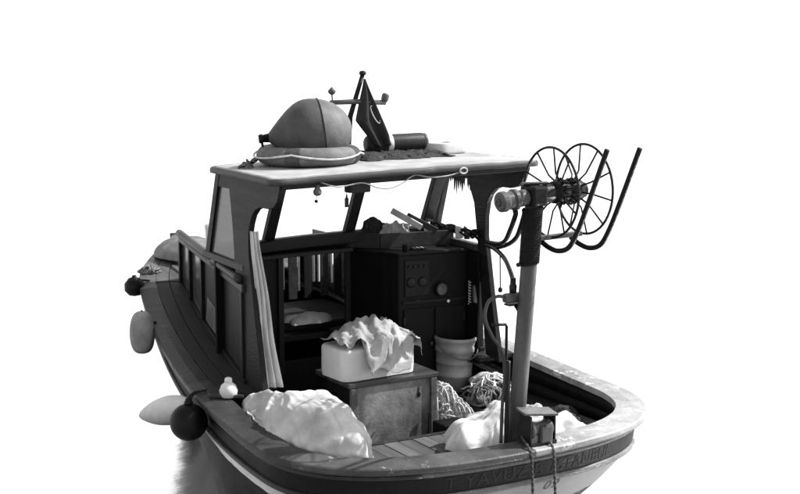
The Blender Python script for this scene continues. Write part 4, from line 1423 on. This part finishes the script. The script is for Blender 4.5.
# detergent bottle on the near rail
dbt = thing('detergent_bottle', 'small white plastic bottle standing on the near rail by the cabin corner', 'bottle', (-1.235, 0.40, sheer(.40)))
zb = sheer(0.40) + 0.008
MB().lathe([(0.045, 0), (0.058, 0.01), (0.064, 0.05), (0.05, 0.085), (0.026, 0.105)], (-1.235, 0.40, zb), n=22).build('body', 'pale_plastic', dbt, smooth=True)
MB().lathe([(0.024, 0), (0.027, 0.004), (0.025, 0.028), (0.012, 0.036)], (-1.235, 0.40, zb + 0.104), n=16).build('cap', 'tip_white', dbt, smooth=True)
o = MB().bar((-1.36, 0.45, zb + 0.014), (-1.16, 0.32, zb + 0.014), 0.03, 0.02).build('wooden_stick', 'rail_wood', bevel=0.004)
tag(o, 'short wooden stick lying on the near rail beside the white bottle', 'stick')

# ------------------------------------------------------------------ fenders and mooring lines
def line(p, r=0.008, matn='rope_dark'):
    return MB().tube(catmull(p, 6), r, 6)
fd = thing('ball_fender', 'black ball fender hung on a short line from the near rail', 'fender', (-1.49, 0.50, 0.58))
fc = V(-1.49, 0.50, 0.715)
MB().lathe([(0.128 * math.sin(PI * k / 20) + .002, -0.128 * math.cos(PI * k / 20)) for k in range(21)], fc, n=28).build('ball', 'fender_black', fd, smooth=True)
MB().lathe([(0.03, 0), (0.03, 0.02), (0.02, 0.035), (0.02, 0.045)], fc + V(0, 0, 0.122), n=14).build('eyelet', 'rubber_black', fd, smooth=True)
line([fc + V(0, 0, 0.165), V(-1.45, 0.56, 0.885), V(-1.415, 0.565, 0.90), V(-1.33, 0.56, 0.905)]).build('line', 'rope_dark', fd, smooth=True)
fd = thing('long_fender', 'pale worn sausage fender hanging upright from the near rail', 'fender', (-1.29, 2.0, 0.86))
c = V(-1.275, 2.02, 0.87)
MB().lathe([(0.002 + 0.102 * abs(math.sin(PI * k / 30)) ** 0.62 * (1 - 0.10 * k / 30), 0.1685 * (1 - math.cos(PI * k / 30))) for k in range(31)], c, n=28).build('body', 'fender_pale', fd, smooth=True)
line([c + V(0, 0, 0.345), V(-1.235, 2.03, 1.12), V(-1.15, 2.04, sheer(2.04) + .008)]).build('line', 'rope_dark', fd, smooth=True)
fd = thing('bow_fender', 'small dark fender hanging at the shoulder of the bow', 'fender', (-1.03, 2.88, 1.15))
c = V(-1.025, 2.90, 1.165)
MB().lathe([(0.005, 0), (0.05, 0.01), (0.085, 0.05), (0.085, 0.11), (0.05, 0.155), (0.02, 0.165), (0.018, 0.18)], c, n=22).build('body', 'fender_black', fd, smooth=True)
line([c + V(0, 0, 0.17), V(-0.97, 2.91, 1.30), V(-0.88, 2.92, 1.285)]).build('line', 'rope_dark', fd, smooth=True)
# tapered solid added in place of a smudge beside the ball fender
fd = thing('pale_smudge', 'pale tapered stand-in for a ragged smudge behind the black ball fender', 'float', (-1.62, 0.85, 0.62))
a, b = V(-1.46, 0.54, 0.81), V(-1.58, 1.22, 0.60)
pts = [a.lerp(b, k / 16) for k in range(17)]
rad = [0.02 + 0.085 * math.sin(PI * min(1, (k / 16) ** .75)) ** .8 for k in range(17)]
m = MB().tube(pts, rad, 18)
m.build('body', 'pale_plastic', fd, smooth=True)
line([a, V(-1.44, 0.55, 0.88), V(-1.36, 0.56, 0.905)], 0.006).build('line', 'rope_dark', fd, smooth=True)

# rounded canvas cover on the foredeck
m = heap((-0.26, 3.46, sheer(3.46) + .034), 0.44, 0.33, 0.165, rot=R(100), nr=26, na=90, seed=91, fold=0.012, edge=0.05, power=2.2, fs=4)
o = m.build('canvas_cover', 'ring_grey', smooth=True)
tag(o, 'rounded grey canvas cover on the foredeck beyond the cabin side', 'cover')
# anchor rope and fittings at the bow
o = tangle((-0.80, 3.14, sheer(3.14) + .004), (0.10, 0.08), 0.07, 6, 0.010, 15).build('anchor_rope', 'rope_grey', smooth=True)
tag(o, 'grey rope bundle lying on the bow rail at the far end', 'rope')
o = MB().tube([(-0.86, 1.52, 1.62), (-0.90, 1.46, 1.93)], [0.045, 0.052], 14).build('chart_roll', 'pale_plastic', smooth=True)
tag(o, 'pale rolled sheet standing on the cabin top before the near window', 'roll')
# ropes hanging over the stern
def stern_rope(arc, top, label, r=0.0088):
    e = hull_at(ARC0 + arc, 0.0)
    pts = [top, lerp(top, e, 0.6) + V(0, 0, 0.02), e + V(0, -0.045, 0.004), e + V(0.004, -0.062, -0.06), e + V(0.01, -0.066, -0.2), e + V(0.02, -0.067, -0.4), e + V(0.03, -0.066, -0.62)]
    cp = resample(catmull(pts, 10), 0.012)
    m = MB()
    # two-strand lay
    for s_ in (0, PI):
        q = []
        for i, p in enumerate(cp):
            a = i * 1.1 + s_
            q.append(p + V(math.cos(a) * r * .5, math.sin(a) * r * .5, 0))
        m.tube(q, r * 0.75, 6)
    o = m.build('mooring_rope', 'metal_post', smooth=True)
    return tag(o, label, 'rope', 'ropes over the stern')
stern_rope(-0.04, V(0.03, -1.28, 0.84), 'twisted rope hanging over the stern, the one nearer the boat name')
stern_rope(0.135, V(0.20, -1.28, 0.88), 'twisted rope hanging over the stern, the one nearer the port name')
